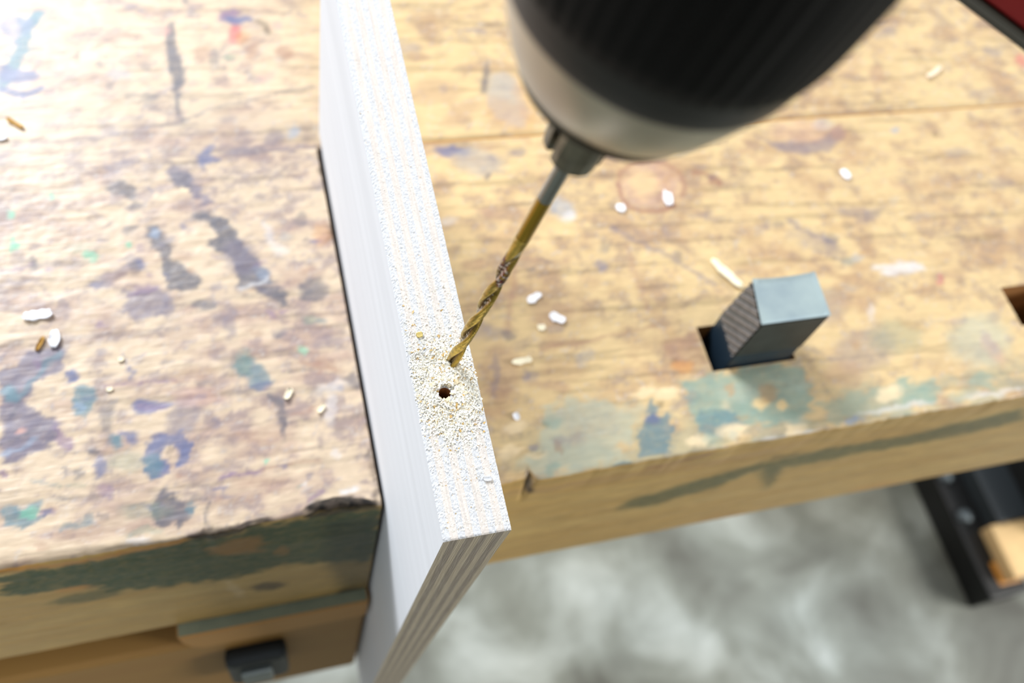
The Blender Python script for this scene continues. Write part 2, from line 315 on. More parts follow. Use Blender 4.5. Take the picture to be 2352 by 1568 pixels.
('l', 'mb', 0.5, 0.72, 0.6, [-4.2, 64.2, 3.9, 61.1, 8.6, 58.4], 1.08),
('e', 'mb', 0.4, 0.35, 1.0, [6.36, 60.7, 5.17, -1.34, -3.1, -2.75]),
('e', 'dg', 0.6, 0.35, 1.0, [14.97, 53.18, 2.35, -0.54, -0.35, -3.41]),
('e', 'wh', 0.4, 0.35, 1.0, [5.8, 51.1, 6.67, 0.19, 0.96, -2.25]),
('e', 'wh', 0.35, 0.35, 1.0, [4.44, 41.86, 2.28, -0.94, -0.36, -6.38]),
('l', 'mb', 0.5, 0.69, 0.6, [-10.5, 41.4, -2.1, 42.9], 0.78),
('e', 'gv', 0.45, 0.35, 1.0, [-10.06, 77.94, 3.64, 0.31, 1.01, -1.74]),
('e', 'dg', 0.5, 0.35, 1.0, [-10.97, 77.46, 2.31, 0.24, 0.64, -1.35]),
('e', 'gv', 0.35, 0.35, 1.0, [7.08, 71.52, 5.94, -0.34, -0.83, -2.36]),
('l', 'pu', 0.6, 0.65, 0.6, [-9.4, 6.9, -6.1, 8.3, -3.6, 9.3], 0.73),
('e', 'gn', 0.3, 0.35, 1.0, [-11.03, 12.29, 1.38, -0.13, -0.24, -1.0]),
('e', 'mb', 0.3, 0.35, 1.0, [-43.49, 64.22, 9.43, -0.3, -1.4, -3.72]),
('e', 'pk', 0.3, 0.35, 1.0, [-44.23, 55.02, 7.76, -0.37, -1.2, -4.54]),
('e', 'mb', 0.3, 0.35, 1.0, [-22.46, 35.21, 9.35, -0.39, -1.53, -3.51]),
('e', 'mb', 0.3, 0.35, 1.0, [-24.57, 16.38, 9.1, -0.34, -1.59, -3.0]),
('e', 'gn', 0.35, 0.35, 1.0, [-65.11, 13.64, 8.56, -0.18, -1.55, -3.2]),
('e', 'gn', 0.4, 0.35, 1.0, [-65.55, 5.72, 5.64, -0.09, -1.05, -1.56]),
('e', 'mb', 0.35, 0.35, 1.0, [-98.79, 5.74, 2.69, -0.02, -0.51, -2.13]),
('l', 'dk', 0.75, 1.08, 0.8, [17.8, 168.4, 17.8, 158.4, 18.1, 147.4], 0.97),  # shade in the gap to the board, painted as dark strokes down the jaw edge
('l', 'dk', 0.7, 1.02, 0.8, [17.4, 127.4, 17.6, 116.0], 0.92),
('l', 'dk', 0.5, 1.09, 1, [18.3, 87.5, 18.9, 66.8, 18.5, 47.3, 17.7, 30.5], 0.73),
('l', 'dk', 0.6, 1.01, 1, [17.4, 28.7, 17.0, 14.4, 16.8, 3.9], 0.84),
('p', 'bk', 0.95, 0.81, 1, [-10.6, 3.8, -7.3, 4.9, -0.9, 5.4, 5.5, 5.6, 9.9, 3.1, 16.2, 2.3, 16.1, -1.9, 7.4, -2.0, -2.0, -1.9, -11.0, 0.5]),
('p', 'dk', 0.85, 0.77, 0.8, [-51.5, 0.3, -44.1, 2.5, -32.1, 2.8, -23.2, 1.9, -21.9, 0.0, -35.5, -0.7, -45.8, -1.1]),
('e', 'wh', 0.7, 0.35, 1.0, [5.91, 8.45, 3.49, 0.01, 0.04, -1.36]),  # this and the next: edge glare painted as white specks
('e', 'wh', 0.45, 0.35, 1.0, [-9.38, 12.86, 1.54, -0.2, -0.27, -1.5]),
('e', 'wh', 0.5, 0.35, 1.0, [-67.87, 2.22, 4.2, -0.08, -0.79, -1.55]),
('e', 'wh', 0.4, 0.35, 1.0, [3.4, 23.77, 0.96, -0.31, -0.16, -2.09]),
('e', 'gv', 0.4, 0.35, 1.0, [69.74, 230.61, 6.51, -0.77, -0.31, -4.11]),
('e', 'gv', 0.6, 0.35, 1.0, [106.74, 241.1, 5.77, -0.53, -0.94, -1.83]),
('e', 'mb', 0.45, 0.35, 1.0, [74.05, 224.49, 4.77, -0.56, -0.24, -2.91]),
('p', 'dg', 0.8, 1.27, 0.4, [104.0, 211.1, 108.3, 219.8, 107.9, 212.4, 103.3, 198.2, 100.2, 198.4]),
('p', 'gy', 0.7, 2.0, 0.6, [107.5, 209.5, 116.0, 211.9, 120.5, 207.3, 121.4, 197.0, 121.5, 184.2, 117.2, 176.2, 110.7, 176.7, 104.5, 182.7, 102.0, 192.6]),
('e', 'or_', 0.2, 0.35, 1.0, [122.52, 192.66, 6.06, -0.69, 1.51, -16.48]),
('e', 'or_', 0.2, 0.35, 1.0, [111.31, 183.58, 9.3, -5.0, -9.01, -6.86]),
('e', 'mb', 0.35, 0.35, 1.0, [78.13, 201.23, 12.78, -1.58, -0.81, -7.78]),
('e', 'mb', 0.3, 0.35, 1.0, [87.99, 186.63, 12.81, 1.1, 7.34, -4.85]),
('e', 'gv', 0.35, 0.35, 1.0, [82.68, 202.36, 2.57, -0.58, -0.16, -2.79]),
('e', 'bl', 0.75, 0.35, 1.0, [77.84, 164.07, 8.48, -0.84, -1.29, -3.32]),
('e', 'gy', 0.55, 0.35, 1.0, [89.93, 157.04, 11.6, -2.79, -3.72, -7.43]),
('e', 'dg', 0.55, 0.35, 1.0, [92.42, 147.79, 2.05, -0.41, -0.19, -1.75]),
('e', 'gv', 0.5, 0.35, 1.0, [109.86, 160.05, 4.67, -0.52, -0.4, -2.08]),
('e', 'mb', 0.4, 0.35, 1.0, [96.16, 165.71, 6.3, -0.54, -0.52, -2.34]),
('e', 'lb', 0.5, 0.35, 1.0, [122.55, 126.41, 3.72, -4.07, -5.52, -3.79]),
('e', 'wh', 0.45, 0.35, 1.0, [125.36, 121.14, 3.32, -0.94, -0.35, -3.37]),
('e', 'wh', 0.3, 0.35, 1.0, [68.51, 124.71, 4.28, -0.49, -0.46, -2.34]),
('e', 'gv', 0.3, 0.35, 1.0, [86.53, 119.91, 3.56, -0.49, -0.38, -2.1]),
('l', 'br', 0.85, 1.18, 0.2, [154.5, 136.8, 153.5, 129.1, 155.6, 123.8, 161.2, 120.4, 171.1, 119.9, 178.7, 122.2], 1.06),
('l', 'br', 0.6, 1.22, 0.3, [154.1, 136.8, 157.6, 144.4, 164.8, 149.1, 174.3, 150.2, 182.8, 147.6, 187.8, 141.7, 187.8, 133.6, 184.7, 127.3], 1.1),
('e', 'pk', 0.35, 0.35, 1.0, [170.57, 135.28, 15.53, -4.64, -1.48, -14.04]),
('e', 'yl', 0.5, 0.35, 1.0, [167.67, 136.87, 7.75, -2.5, -0.73, -7.67]),
('l', 'br', 0.7, 1.0, 0.6, [194.5, 140.5, 202.2, 139.0, 204.5, 135.5], 1.0),
('e', 'br', 0.7, 0.35, 1.0, [205.4, 134.65, 2.94, -1.7, -1.75, -2.37]),
('e', 'dg', 0.5, 0.35, 1.0, [204.93, 136.59, 2.77, -0.78, -0.26, -2.09]),
('p', 'gv', 0.6, 1.63, 0.6, [240.3, 158.1, 252.0, 155.7, 267.0, 154.5, 279.0, 158.0, 286.8, 163.4, 290.7, 163.1, 287.5, 154.4, 274.2, 147.3, 258.4, 146.6, 247.3, 150.4]),
('e', 'mb', 0.6, 0.35, 1.0, [286.08, 158.92, 4.64, -2.62, -0.36, -5.75]),
('e', 'lb', 0.3, 0.35, 1.0, [279.68, 165.39, 6.43, -1.55, -0.48, -3.48]),
('e', 'pk', 0.3, 0.35, 1.0, [265.04, 162.04, 17.69, -3.07, -1.37, -7.14]),
('e', 'lb', 0.5, 0.35, 1.0, [321.67, 158.27, 2.67, -1.17, -0.21, -2.34]),
('e', 'dk', 0.35, 0.35, 1.0, [344.2, 154.08, 1.91, -1.24, -0.15, -2.35]),
('e', 'gv', 0.5, 0.35, 1.0, [416.01, 211.22, 5.42, -2.42, -2.27, -2.93]),
('e', 'rd', 0.6, 0.35, 1.0, [431.68, 202.71, 3.69, -0.35, 1.55, -5.43]),
('e', 'gv', 0.4, 0.35, 1.0, [350.43, 229.3, 9.3, -0.69, 2.95, -3.91]),
('e', 'mb', 0.5, 0.35, 1.0, [329.42, 198.18, 4.13, -5.31, -1.76, -7.28]),
('e', 'gv', 0.3, 0.35, 1.0, [388.91, 179.77, 8.75, -2.14, -0.56, -3.8]),
('e', 'gv', 0.35, 0.35, 1.0, [368.3, 117.92, 8.11, -2.24, -0.77, -3.87]),
('e', 'gv', 0.35, 0.35, 1.0, [352.3, 140.07, 8.14, -1.56, -0.69, -2.87]),
('e', 'mb', 0.3, 0.35, 1.0, [349.2, 134.37, 10.77, -2.16, -0.94, -3.96]),
('e', 'mb', 0.3, 0.35, 1.0, [314.41, 205.59, 8.29, -4.46, -0.45, -9.62]),
('e', 'mb', 0.35, 0.35, 1.0, [317.4, 137.15, 5.22, -1.69, -0.46, -3.35]),
('l', 'gv', 0.5, 1.13, 0.8, [143.3, 112.6, 156.5, 102.5, 166.8, 94.0, 176.7, 84.4, 183.1, 77.7], 1.13),
('e', 'dg', 0.45, 0.35, 1.0, [171.21, 94.0, 2.01, -1.59, -1.93, -1.7]),
('e', 'dg', 0.4, 0.35, 1.0, [135.92, 102.42, 2.89, -1.39, -0.33, -4.64]),
('e', 'bl', 0.45, 0.35, 1.0, [132.14, 93.36, 2.27, -1.92, -2.15, -2.21]),
('l', 'mb', 0.4, 1.31, 0.8, [148.1, 103.5, 146.4, 84.6, 147.4, 68.4], 1.31),
('l', 'mb', 0.5, 1.03, 0.6, [94.2, 101.4, 87.6, 82.9, 81.6, 66.3], 1.23),
('l', 'mb', 0.5, 1.07, 0.8, [95.4, 102.4, 106.7, 98.7, 116.7, 97.5], 0.86),
('e', 'dg', 0.5, 0.35, 1.0, [99.51, 96.1, 1.96, -0.4, -0.24, -1.56]),
('e', 'dg', 0.4, 0.35, 1.0, [107.69, 98.6, 3.18, -0.36, -0.38, -1.35]),
('e', 'dg', 0.5, 0.35, 1.0, [81.13, 64.28, 2.59, -0.6, -0.36, -2.45]),
('e', 'gv', 0.45, 0.35, 1.0, [71.49, 67.73, 10.72, -1.26, -2.58, -4.03]),
('e', 'rd', 0.3, 0.35, 1.0, [75.3, 80.09, 1.87, -0.39, -0.24, -1.69]),
('e', 'mb', 0.45, 0.35, 1.0, [75.02, 100.18, 5.73, -0.7, -0.68, -3.1]),
('e', 'mb', 0.4, 0.35, 1.0, [74.53, 48.68, 9.01, -2.81, -1.33, -11.73]),
('e', 'gv', 0.45, 0.35, 1.0, [72.26, 46.99, 1.79, -2.31, -0.27, -9.72]),
('e', 'mb', 0.35, 0.35, 1.0, [105.29, 56.67, 11.7, -0.3, 0.12, -2.06]),
('l', 'mb', 0.55, 0.81, 0.5, [93.2, 55.2, 111.3, 56.9, 129.8, 58.6, 146.6, 59.6], 0.61),
('e', 'bl', 0.45, 0.35, 1.0, [83.95, 43.63, 1.81, -0.49, -0.27, -1.94]),
('e', 'gv', 0.4, 0.35, 1.0, [86.61, 44.45, 3.28, -0.6, -0.49, -2.34]),
('e', 'mb', 0.45, 0.35, 1.0, [92.72, 38.88, 8.66, -0.92, -2.71, -2.25]),
('e', 'br', 0.25, 0.35, 1.0, [100.09, 44.9, 11.11, -1.36, -1.64, -4.93]),
('e', 'mb', 0.3, 0.35, 1.0, [103.57, 72.0, 9.59, -1.71, -1.27, -6.34]),
('e', 'gv', 0.35, 0.35, 1.0, [102.71, 65.16, 3.42, -0.56, -0.47, -2.08]),
('p', 'mb', 0.55, 1.66, 1, [148.8, 53.8, 166.0, 54.7, 165.8, 39.5, 151.8, 38.3, 147.7, 44.2]),
('e', 'or_', 0.45, 0.35, 1.0, [154.14, 39.03, 5.11, -0.85, -0.75, -2.42]),
('e', 'dk', 0.25, 0.35, 1.0, [151.05, 42.04, 2.36, -0.42, -0.34, -1.22]),
('e', 'dg', 0.4, 0.35, 1.0, [227.65, 105.98, 3.22, -0.92, -0.35, -2.23]),
('l', 'gv', 0.55, 1.47, 1, [235.1, 106.5, 242.9, 99.2, 251.8, 91.7], 1.71),
('e', 'dg', 0.45, 0.35, 1.0, [252.88, 94.17, 3.74, -1.55, -0.42, -3.43]),
('e', 'dg', 0.4, 0.35, 1.0, [265.73, 100.58, 3.34, -1.05, -0.36, -2.25]),
('e', 'te', 0.4, 0.35, 1.0, [257.81, 80.86, 4.64, -1.0, -0.55, -2.15]),
('e', 'gv', 0.3, 0.35, 1.0, [244.82, 92.51, 10.84, -3.6, -6.46, -4.39]),
('e', 'gv', 0.35, 0.35, 1.0, [272.26, 109.21, 9.69, -1.44, -1.0, -3.08]),
('p', 'wh', 0.7, 1.71, 1.2, [266.9, 76.8, 279.5, 77.0, 282.5, 78.0, 294.2, 76.1, 294.5, 72.7, 283.6, 70.2, 276.5, 68.6, 272.4, 72.8]),
('e', 'rd', 0.45, 0.35, 1.0, [300.68, 65.61, 2.16, -1.76, -0.27, -3.31]),
('e', 'wh', 0.35, 0.35, 1.0, [255.54, 53.0, 1.71, -2.91, -0.78, -3.74]),
('e', 'lb', 0.35, 0.35, 1.0, [263.59, 82.71, 3.27, -1.13, -0.38, -2.4]),
('e', 'gv', 0.35, 0.35, 1.0, [234.8, 59.29, 8.84, -4.01, -1.15, -8.95]),
('e', 'gv', 0.4, 0.35, 1.0, [244.48, 34.78, 16.76, -1.02, 3.05, -10.5]),
('e', 'mb', 0.4, 0.35, 1.0, [227.89, 23.82, 10.56, -2.82, -1.57, -6.13]),
('e', 'pu', 0.45, 0.35, 1.0, [309.88, 30.19, 2.65, 0.27, 0.81, -6.18]),
('e', 'rd', 0.3, 0.35, 1.0, [309.72, 25.5, 4.18, 1.27, 1.55, -7.85]),
('e', 'pu', 0.3, 0.35, 1.0, [299.09, 42.41, 5.61, -0.98, -0.75, -1.79]),
('e', 'gn', 0.35, 0.35, 1.0, [263.06, 39.05, 13.42, -4.33, -1.86, -8.68]),
('p', 'tg', 0.75, 1.62, 1.6, [147.3, 34.1, 166.5, 33.0, 179.7, 34.2, 198.8, 33.6, 207.9, 31.6, 208.2, 24.6, 209.7, 17.9, 204.2, 10.4, 196.1, 6.5, 185.4, 6.2, 178.3, 9.4, 170.1, 9.7, 165.9, 9.3, 158.9, 12.5, 152.5, 11.5, 150.6, 14.8, 151.1, 21.8, 148.7, 29.4]),
('p', 'lg', 0.6, 2.21, 2, [88.1, 28.7, 102.3, 32.4, 115.9, 26.3, 125.3, 18.8, 118.6, 10.2, 114.6, 3.2, 104.3, 0.3, 89.8, 0.9, 77.3, 1.3, 73.7, 8.3, 83.7, 12.1, 83.9, 19.7]),
('p', 'te', 0.75, 1.14, 1.3, [126.5, 13.7, 132.3, 23.7, 134.9, 24.3, 135.2, 19.2, 140.2, 16.5, 139.2, 10.7, 134.5, 5.6, 135.8, 3.5, 127.5, 2.0, 122.4, 3.8, 122.3, 9.5]),
('e', 'bl', 0.75, 0.35, 1.0, [132.03, 17.36, 3.47, 0.55, 1.23, -2.49]),
('e', 'bl', 0.4, 0.35, 1.0, [79.52, 13.41, 2.43, -0.37, -0.41, -1.43]),
('e', 'dk', 0.4, 0.35, 1.0, [137.31, 22.53, 1.32, -0.45, -0.21, -1.34]),
('e', 'te', 0.6, 0.35, 1.0, [113.72, 0.52, 4.12, -0.07, 0.36, -1.8]),
('p', 'te', 0.6, 1.56, 1.5, [151.6, 14.6, 168.1, 15.1, 171.3, 7.4, 159.6, 3.4, 150.8, 6.8]),
('p', 'tg', 0.5, 2.12, 2, [209.1, 11.7, 228.3, 15.1, 255.8, 15.2, 266.8, 9.2, 266.3, 3.8, 245.5, 3.9, 227.4, 3.6, 209.7, 3.3]),
('p', 'tg', 0.55, 1.74, 1.5, [251.5, 15.9, 270.0, 15.3, 272.2, 8.4, 262.0, 4.5, 251.8, 7.2]),
('e', 'tg', 0.5, 0.35, 1.0, [294.44, 11.66, 7.43, -0.76, 0.63, -2.93]),
('e', 'lg', 0.5, 0.35, 1.0, [305.22, 30.84, 16.28, -7.37, -2.28, -13.12]),
('e', 'lg', 0.4, 0.35, 1.0, [175.38, 23.2, 11.9, -1.53, -1.82, -3.94]),
('e', 'yl', 0.9, 0.35, 1.0, [182.97, 15.79, 4.37, -1.1, -0.68, -2.72]),
('e', 'yl', 0.9, 0.35, 1.0, [192.94, 14.23, 2.41, -1.14, -0.38, -2.73]),
('e', 'tn', 0.6, 0.35, 1.0, [187.95, 20.23, 4.42, -2.01, -0.68, -4.93]),
('e', 'or_', 0.35, 0.35, 1.0, [170.81, 24.95, 1.58, -1.05, -0.24, -2.76]),
('e', 'br', 0.4, 0.35, 1.0, [90.11, 12.02, 1.41, -0.69, -0.23, -2.52]),
('e', 'gn', 0.5, 0.35, 1.0, [86.39, 22.15, 1.6, -0.34, -0.26, -1.29]),
('e', 'lb', 0.7, 0.35, 1.0, [223.4, 2.13, 4.36, -0.32, 0.02, -1.18]),
('e', 'wh', 0.4, 0.35, 1.0, [246.01, 4.85, 20.18, -0.51, -0.17, -1.6]),
('e', 'wh', 0.4, 0.35, 1.0, [297.1, 3.44, 19.16, -0.56, -0.18, -1.44]),
('e', 'wh', 0.45, 0.35, 1.0, [193.25, -0.15, 16.6, -0.39, -0.2, -1.53]),
('e', 'wh', 0.35, 0.35, 1.0, [154.07, -0.58, 11.78, -0.3, -0.15, -1.48]),
('e', 'yl', 0.0, 0.35, 1.0, [-113.0, 269.66, 0.18, 0.0, -0.01, -0.28]),
('e', 'gn', 0.5, 0.35, 1.0, [248.76, 1.23, 1.9, -0.4, -0.3, -0.78]),
('l', 'lg', 0.55, 0.71, 0.6, [78.7, 0.1, 89.3, -0.8, 96.7, -0.3], 0.8),
('e', 'cr', 0.7, 0.35, 1.0, [132.73, 29.74, 5.59, -0.17, 0.62, -2.73]),
('e', 'cr', 0.7, 0.35, 1.0, [141.93, 27.3, 5.65, -0.2, 0.61, -2.74]),
('e', 'cr', 0.7, 0.35, 1.0, [166.73, 6.19, 5.73, -0.28, 0.51, -2.65]),
('e', 'cr', 0.7, 0.35, 1.0, [194.46, 2.69, 5.95, -0.37, 0.5, -2.68]),
('e', 'cr', 0.7, 0.35, 1.0, [244.73, 11.49, 6.47, -0.56, 0.57, -2.83]),
('e', 'cr', 0.7, 0.35, 1.0, [148.23, 5.27, 5.56, -0.22, 0.5, -2.61]),
('e', 'cr', 0.7, 0.35, 1.0, [73.84, 23.22, 5.05, 0.02, 0.56, -2.58]),
('e', 'cr', 0.7, 0.35, 1.0, [69.45, 12.67, 4.95, 0.03, 0.51, -2.51]),
('l', 'dk', 0.85, 0.7, 0.1, [74.6, 3.5, 74.1, 0.0], 0.79),
('e', 'gv', 0.5798575993219676, 0.5, 1.0, [-37.78, 42.54, 1.92, 0.7, 1.3, -1.32]),
('e', 'gv', 0.2681486387946842, 0.5, 1.0, [-58.73, 18.21, 0.93, -0.32, -0.58, -0.75]),
('e', 'dg', 0.25458996635611575, 0.5, 1.0, [-61.84, 148.9, 1.17, -0.37, -0.84, -0.93]),
('e', 'gv', 0.2985685964396161, 0.5, 1.0, [-9.14, 132.97, 2.0, 0.35, 1.7, -0.7]),
('e', 'dg', 0.5860444850761248, 0.5, 1.0, [4.76, 122.36, 1.29, 0.11, 0.36, -0.87]),
('e', 'gv', 0.32167283008682745, 0.5, 1.0, [-88.85, 32.41, 2.13, -0.49, -1.69, -0.96]),
('e', 'mb', 0.3952173490679608, 0.5, 1.0, [5.86, 106.47, 3.05, 0.1, 0.71, -0.97]),
('e', 'pu', 0.4872769873416919, 0.5, 1.0, [-10.58, 61.44, 1.4, -0.35, -0.75, -0.84]),
('e', 'bl', 0.41538842243428675, 0.5, 1.0, [-50.65, 110.34, 1.04, -0.38, -0.79, -0.81]),
('e', 'bl', 0.3781645665446512, 0.5, 1.0, [-62.79, 74.82, 1.63, 0.26, 1.19, -0.5]),
('e', 'dg', 0.29165719497582127, 0.5, 1.0, [-91.02, 22.49, 1.13, 0.12, -0.03, -1.28]),
('e', 'mb', 0.5214610551446484, 0.5, 1.0, [-52.72, 23.99, 0.89, -0.39, -0.45, -1.15]),
('e', 'gv', 0.32296918756707893, 0.5, 1.0, [7.37, 154.68, 2.07, 0.34, 1.21, -1.12]),
('e', 'gv', 0.3593576292700174, 0.5, 1.0, [-79.22, 54.69, 1.14, 0.32, 0.74, -0.65]),
('e', 'bl', 0.30653531254861566, 0.5, 1.0, [-94.12, 58.98, 0.82, 0.04, -0.08, -1.58]),
('e', 'pu', 0.37034151546063593, 0.5, 1.0, [-59.74, 124.79, 1.23, 0.5, 0.74, -1.35]),
('e', 'bl', 0.3669648527611065, 0.5, 1.0, [9.58, 50.34, 1.28, -0.24, -0.18, -1.67]),
('e', 'bl', 0.28732071339404064, 0.5, 1.0, [-96.34, 31.06, 1.4, -0.19, -0.81, -0.57]),
('e', 'pu', 0.54828843481281, 0.5, 1.0, [-75.64, 91.27, 2.75, 0.05, -0.02, -1.12]),
('e', 'mb', 0.4145282890001408, 0.5, 1.0, [-20.15, 79.73, 2.53, -0.26, -1.36, -0.67]),
('e', 'bl', 0.5537296270464924, 0.5, 1.0, [-42.29, 132.92, 1.26, -0.03, -0.02, -1.32]),
('e', 'gv', 0.5251079028718406, 0.5, 1.0, [-44.22, 79.31, 2.37, -0.24, -0.66, -1.36]),
('e', 'gv', 0.48390764071269493, 0.5, 1.0, [-14.05, 97.8, 2.19, -0.47, -1.88, -0.79]),
('e', 'mb', 0.4773922522554344, 0.5, 1.0, [-29.29, 11.14, 1.88, -0.04, -0.27, -0.5]),
('e', 'bl', 0.3510892807382187, 0.5, 1.0, [-82.04, 59.59, 1.66, 0.23, 0.28, -1.26]),
('e', 'bl', 0.37251580300045484, 0.5, 1.0, [-77.69, 108.92, 2.49, -0.24, -0.77, -1.63]),
('e', 'pu', 0.29965037320009635, 0.5, 1.0, [2.43, 5.65, 2.78, 0.06, 0.27, -0.7]),
('e', 'gv', 0.5018902665734322, 0.5, 1.0, [0.6, 109.94, 2.36, -0.29, -1.08, -0.82]),
('e', 'bl', 0.3559331332766114, 0.5, 1.0, [-41.93, 54.29, 1.84, 0.34, 0.52, -1.46]),
('e', 'dg', 0.3266633575085476, 0.5, 1.0, [-40.8, 60.25, 1.87, 0.56, 1.29, -1.1]),
('e', 'gv', 0.5621334507818103, 0.5, 1.0, [-50.97, 125.74, 1.08, 0.04, 0.03, -1.91]),
('e', 'mb', 0.383104597642149, 0.5, 1.0, [-42.98, 93.08, 2.02, 0.33, 0.77, -1.26]),
('e', 'bl', 0.5532404343804422, 0.5, 1.0, [-60.29, 117.81, 1.96, -0.54, -1.59, -1.11]),
('e', 'mb', 0.44082730210890386, 0.5, 1.0, [-41.36, 111.74, 1.33, -0.59, -1.07, -1.15]),
('e', 'pu', 0.47480378961887193, 0.5, 1.0, [-7.14, 87.74, 1.66, -0.12, -0.28, -0.78]),
('e', 'dg', 0.46301346258663323, 0.5, 1.0, [-47.35, 14.37, 1.16, 0.7, 0.81, -1.18]),
('e', 'pu', 0.43879826291833196, 0.5, 1.0, [-98.77, 77.41, 1.37, -0.0, -0.18, -1.52]),
('e', 'bl', 0.35202310359367106, 0.5, 1.0, [-63.17, 14.75, 2.17, -0.39, -1.7, -0.69]),
('e', 'mb', 0.5093591778974473, 0.5, 1.0, [1.9, 58.05, 1.3, 0.37, 0.88, -0.74]),
('e', 'bl', 0.33592510709603196, 0.5, 1.0, [-108.56, 65.3, 0.77, 0.12, 0.09, -0.68]),
('e', 'dg', 0.5773385961800612, 0.5, 1.0, [-53.4, 71.74, 2.28, 0.2, 0.71, -0.82]),
('e', 'mb', 0.4222923868359115, 0.5, 1.0, [-94.0, 18.71, 2.3, -0.31, -1.41, -0.85]),
('e', 'gv', 0.5161395377972076, 0.5, 1.0, [-8.18, 15.92, 1.38, 0.14, 0.2, -1.05]),
('e', 'bl', 0.37241766062649917, 0.5, 1.0, [-75.92, 79.55, 1.88, 0.57, 1.08, -1.37]),
('e', 'gv', 0.570800626931043, 0.5, 1.0, [-111.12, 81.05, 1.86, 0.58, 1.65, -0.98]),
('e', 'pu', 0.49115606842833326, 0.5, 1.0, [-12.72, 87.03, 2.61, -0.55, -1.57, -1.25]),
('e', 'gv', 0.5481654856492825, 0.5, 1.0, [-5.27, 78.08, 1.15, -0.37, -0.63, -0.87]),
('e', 'gv', 0.5226492028794216, 0.5, 1.0, [-103.7, 40.26, 1.75, 0.11, -0.04, -1.16]),
('e', 'gv', 0.44218336873532466, 0.5, 1.0, [-71.72, 138.74, 1.7, 0.37, 1.05, -1.0]),
('e', 'gv', 0.5064219946451987, 0.5, 1.0, [-43.06, 33.49, 1.11, 0.27, 0.67, -0.54]),
('e', 'bl', 0.4954368525768957, 0.5, 1.0, [-55.01, 154.42, 0.91, 0.48, 0.46, -1.74]),
('e', 'gv', 0.5631962828123499, 0.5, 1.0, [-37.57, 13.29, 2.67, 0.06, 0.01, -1.2]),
('e', 'dg', 0.2735297770637405, 0.5, 1.0, [-88.66, 137.08, 1.24, -0.14, -0.32, -1.34]),
('e', 'pu', 0.4513394977258438, 0.5, 1.0, [-14.52, 112.17, 2.36, 0.56, 1.34, -1.61]),
('e', 'pu', 0.42130532131607024, 0.5, 1.0, [-57.2, 111.34, 1.38, -0.54, -0.98, -1.26]),
('e', 'pu', 0.47097107646824043, 0.5, 1.0, [-94.53, 119.19, 1.82, 0.0, -0.17, -1.74]),
('e', 'pu', 0.33247130318706175, 0.5, 1.0, [-31.22, 116.96, 2.23, -0.46, -1.88, -0.84]),
('e', 'bl', 0.5078635125317892, 0.5, 1.0, [-16.76, 21.73, 1.11, -0.27, -0.32, -1.21]),
('e', 'gv', 0.5521847109770557, 0.5, 1.0, [-101.49, 63.14, 1.64, 0.18, 0.2, -1.02]),
('e', 'gv', 0.5287622540127179, 0.5, 1.0, [-59.19, 15.66, 0.66, 0.57, 0.4, -1.07]),
('e', 'gv', 0.5280424515014946, 0.5, 1.0, [-94.35, 23.4, 1.86, -0.2, -1.29, -0.48]),
('e', 'gv', 0.4686791157838275, 0.5, 1.0, [-48.11, 128.04, 1.59, 0.15, 0.43, -0.94]),
('e', 'bl', 0.38234861007145704, 0.5, 1.0, [-33.51, 102.77, 2.35, 0.19, 0.7, -1.04]),
('e', 'mb', 0.4311219249868594, 0.5, 1.0, [-39.45, 12.46, 1.8, -0.29, -0.75, -0.99]),
('e', 'gv', 0.24658543542475908, 0.6, 1.2, [198.79, 143.95, 2.46, -1.75, -1.95, -2.16]),
('e', 'tn', 0.3175466408963251, 0.6, 1.2, [260.03, 100.67, 7.94, -0.75, 0.57, -2.65]),
('e', 'mb', 0.363340438453557, 0.6, 1.2, [218.41, 141.65, 2.15, -2.3, -1.34, -3.1]),
('e', 'gv', 0.26935791451190766, 0.6, 1.2, [195.82, 79.96, 3.24, 0.04, 0.93, -1.67]),
('e', 'mb', 0.2790162234342509, 0.6, 1.2, [227.04, 151.23, 2.88, -0.37, 0.21, -1.42]),
('e', 'gv', 0.2810725489465532, 0.6, 1.2, [330.65, 122.63, 3.26, -1.82, -3.26, -1.61]),
('e', 'gy', 0.25761811818269875, 0.6, 1.2, [82.75, 74.11, 1.68, -1.15, -1.43, -1.49]),
('e', 'tn', 0.29036500990976244, 0.6, 1.2, [179.24, 114.47, 2.65, -0.8, 0.09, -3.43]),
('e', 'mb', 0.435120447434338, 0.6, 1.2, [306.19, 121.81, 4.09, -2.12, -3.79, -2.0]),
('e', 'gv', 0.3025422013732743, 0.6, 1.2, [96.15, 158.32, 1.69, -1.53, -1.56, -2.13]),
('e', 'gv', 0.3791340058133348, 0.6, 1.2, [219.53, 104.79, 3.84, 0.53, 1.81, -2.67]),
('e', 'gv', 0.21261443551148854, 0.6, 1.2, [190.0, 63.74, 4.44, 0.0, 1.11, -1.18]),
('e', 'gv', 0.41877109080106867, 0.6, 1.2, [191.3, 114.22, 6.77, -0.83, -1.98, -1.62]),
('e', 'mb', 0.22108993740181299, 0.6, 1.2, [264.13, 124.17, 4.34, -0.65, -0.24, -1.58]),
('e', 'gv', 0.25360243958411416, 0.6, 1.2, [319.21, 58.51, 2.66, -1.04, -0.06, -2.34]),
('e', 'gv', 0.23318415903605266, 0.6, 1.2, [232.73, 99.75, 2.19, -1.6, -0.62, -2.82]),
('e', 'gy', 0.22892170499771186, 0.6, 1.2, [283.9, 11.0, 3.29, -0.95, -1.44, -1.11]),
('e', 'mb', 0.33418986291063013, 0.6, 1.2, [309.49, 100.72, 4.35, -2.22, -2.05, -2.71]),
('e', 'mb', 0.21536058353755674, 0.6, 1.2, [328.12, 48.11, 7.42, -0.08, 1.96, -1.2]),
('e', 'gv', 0.21796880815285813, 0.6, 1.2, [155.98, 108.45, 5.35, -1.06, -2.27, -1.9]),
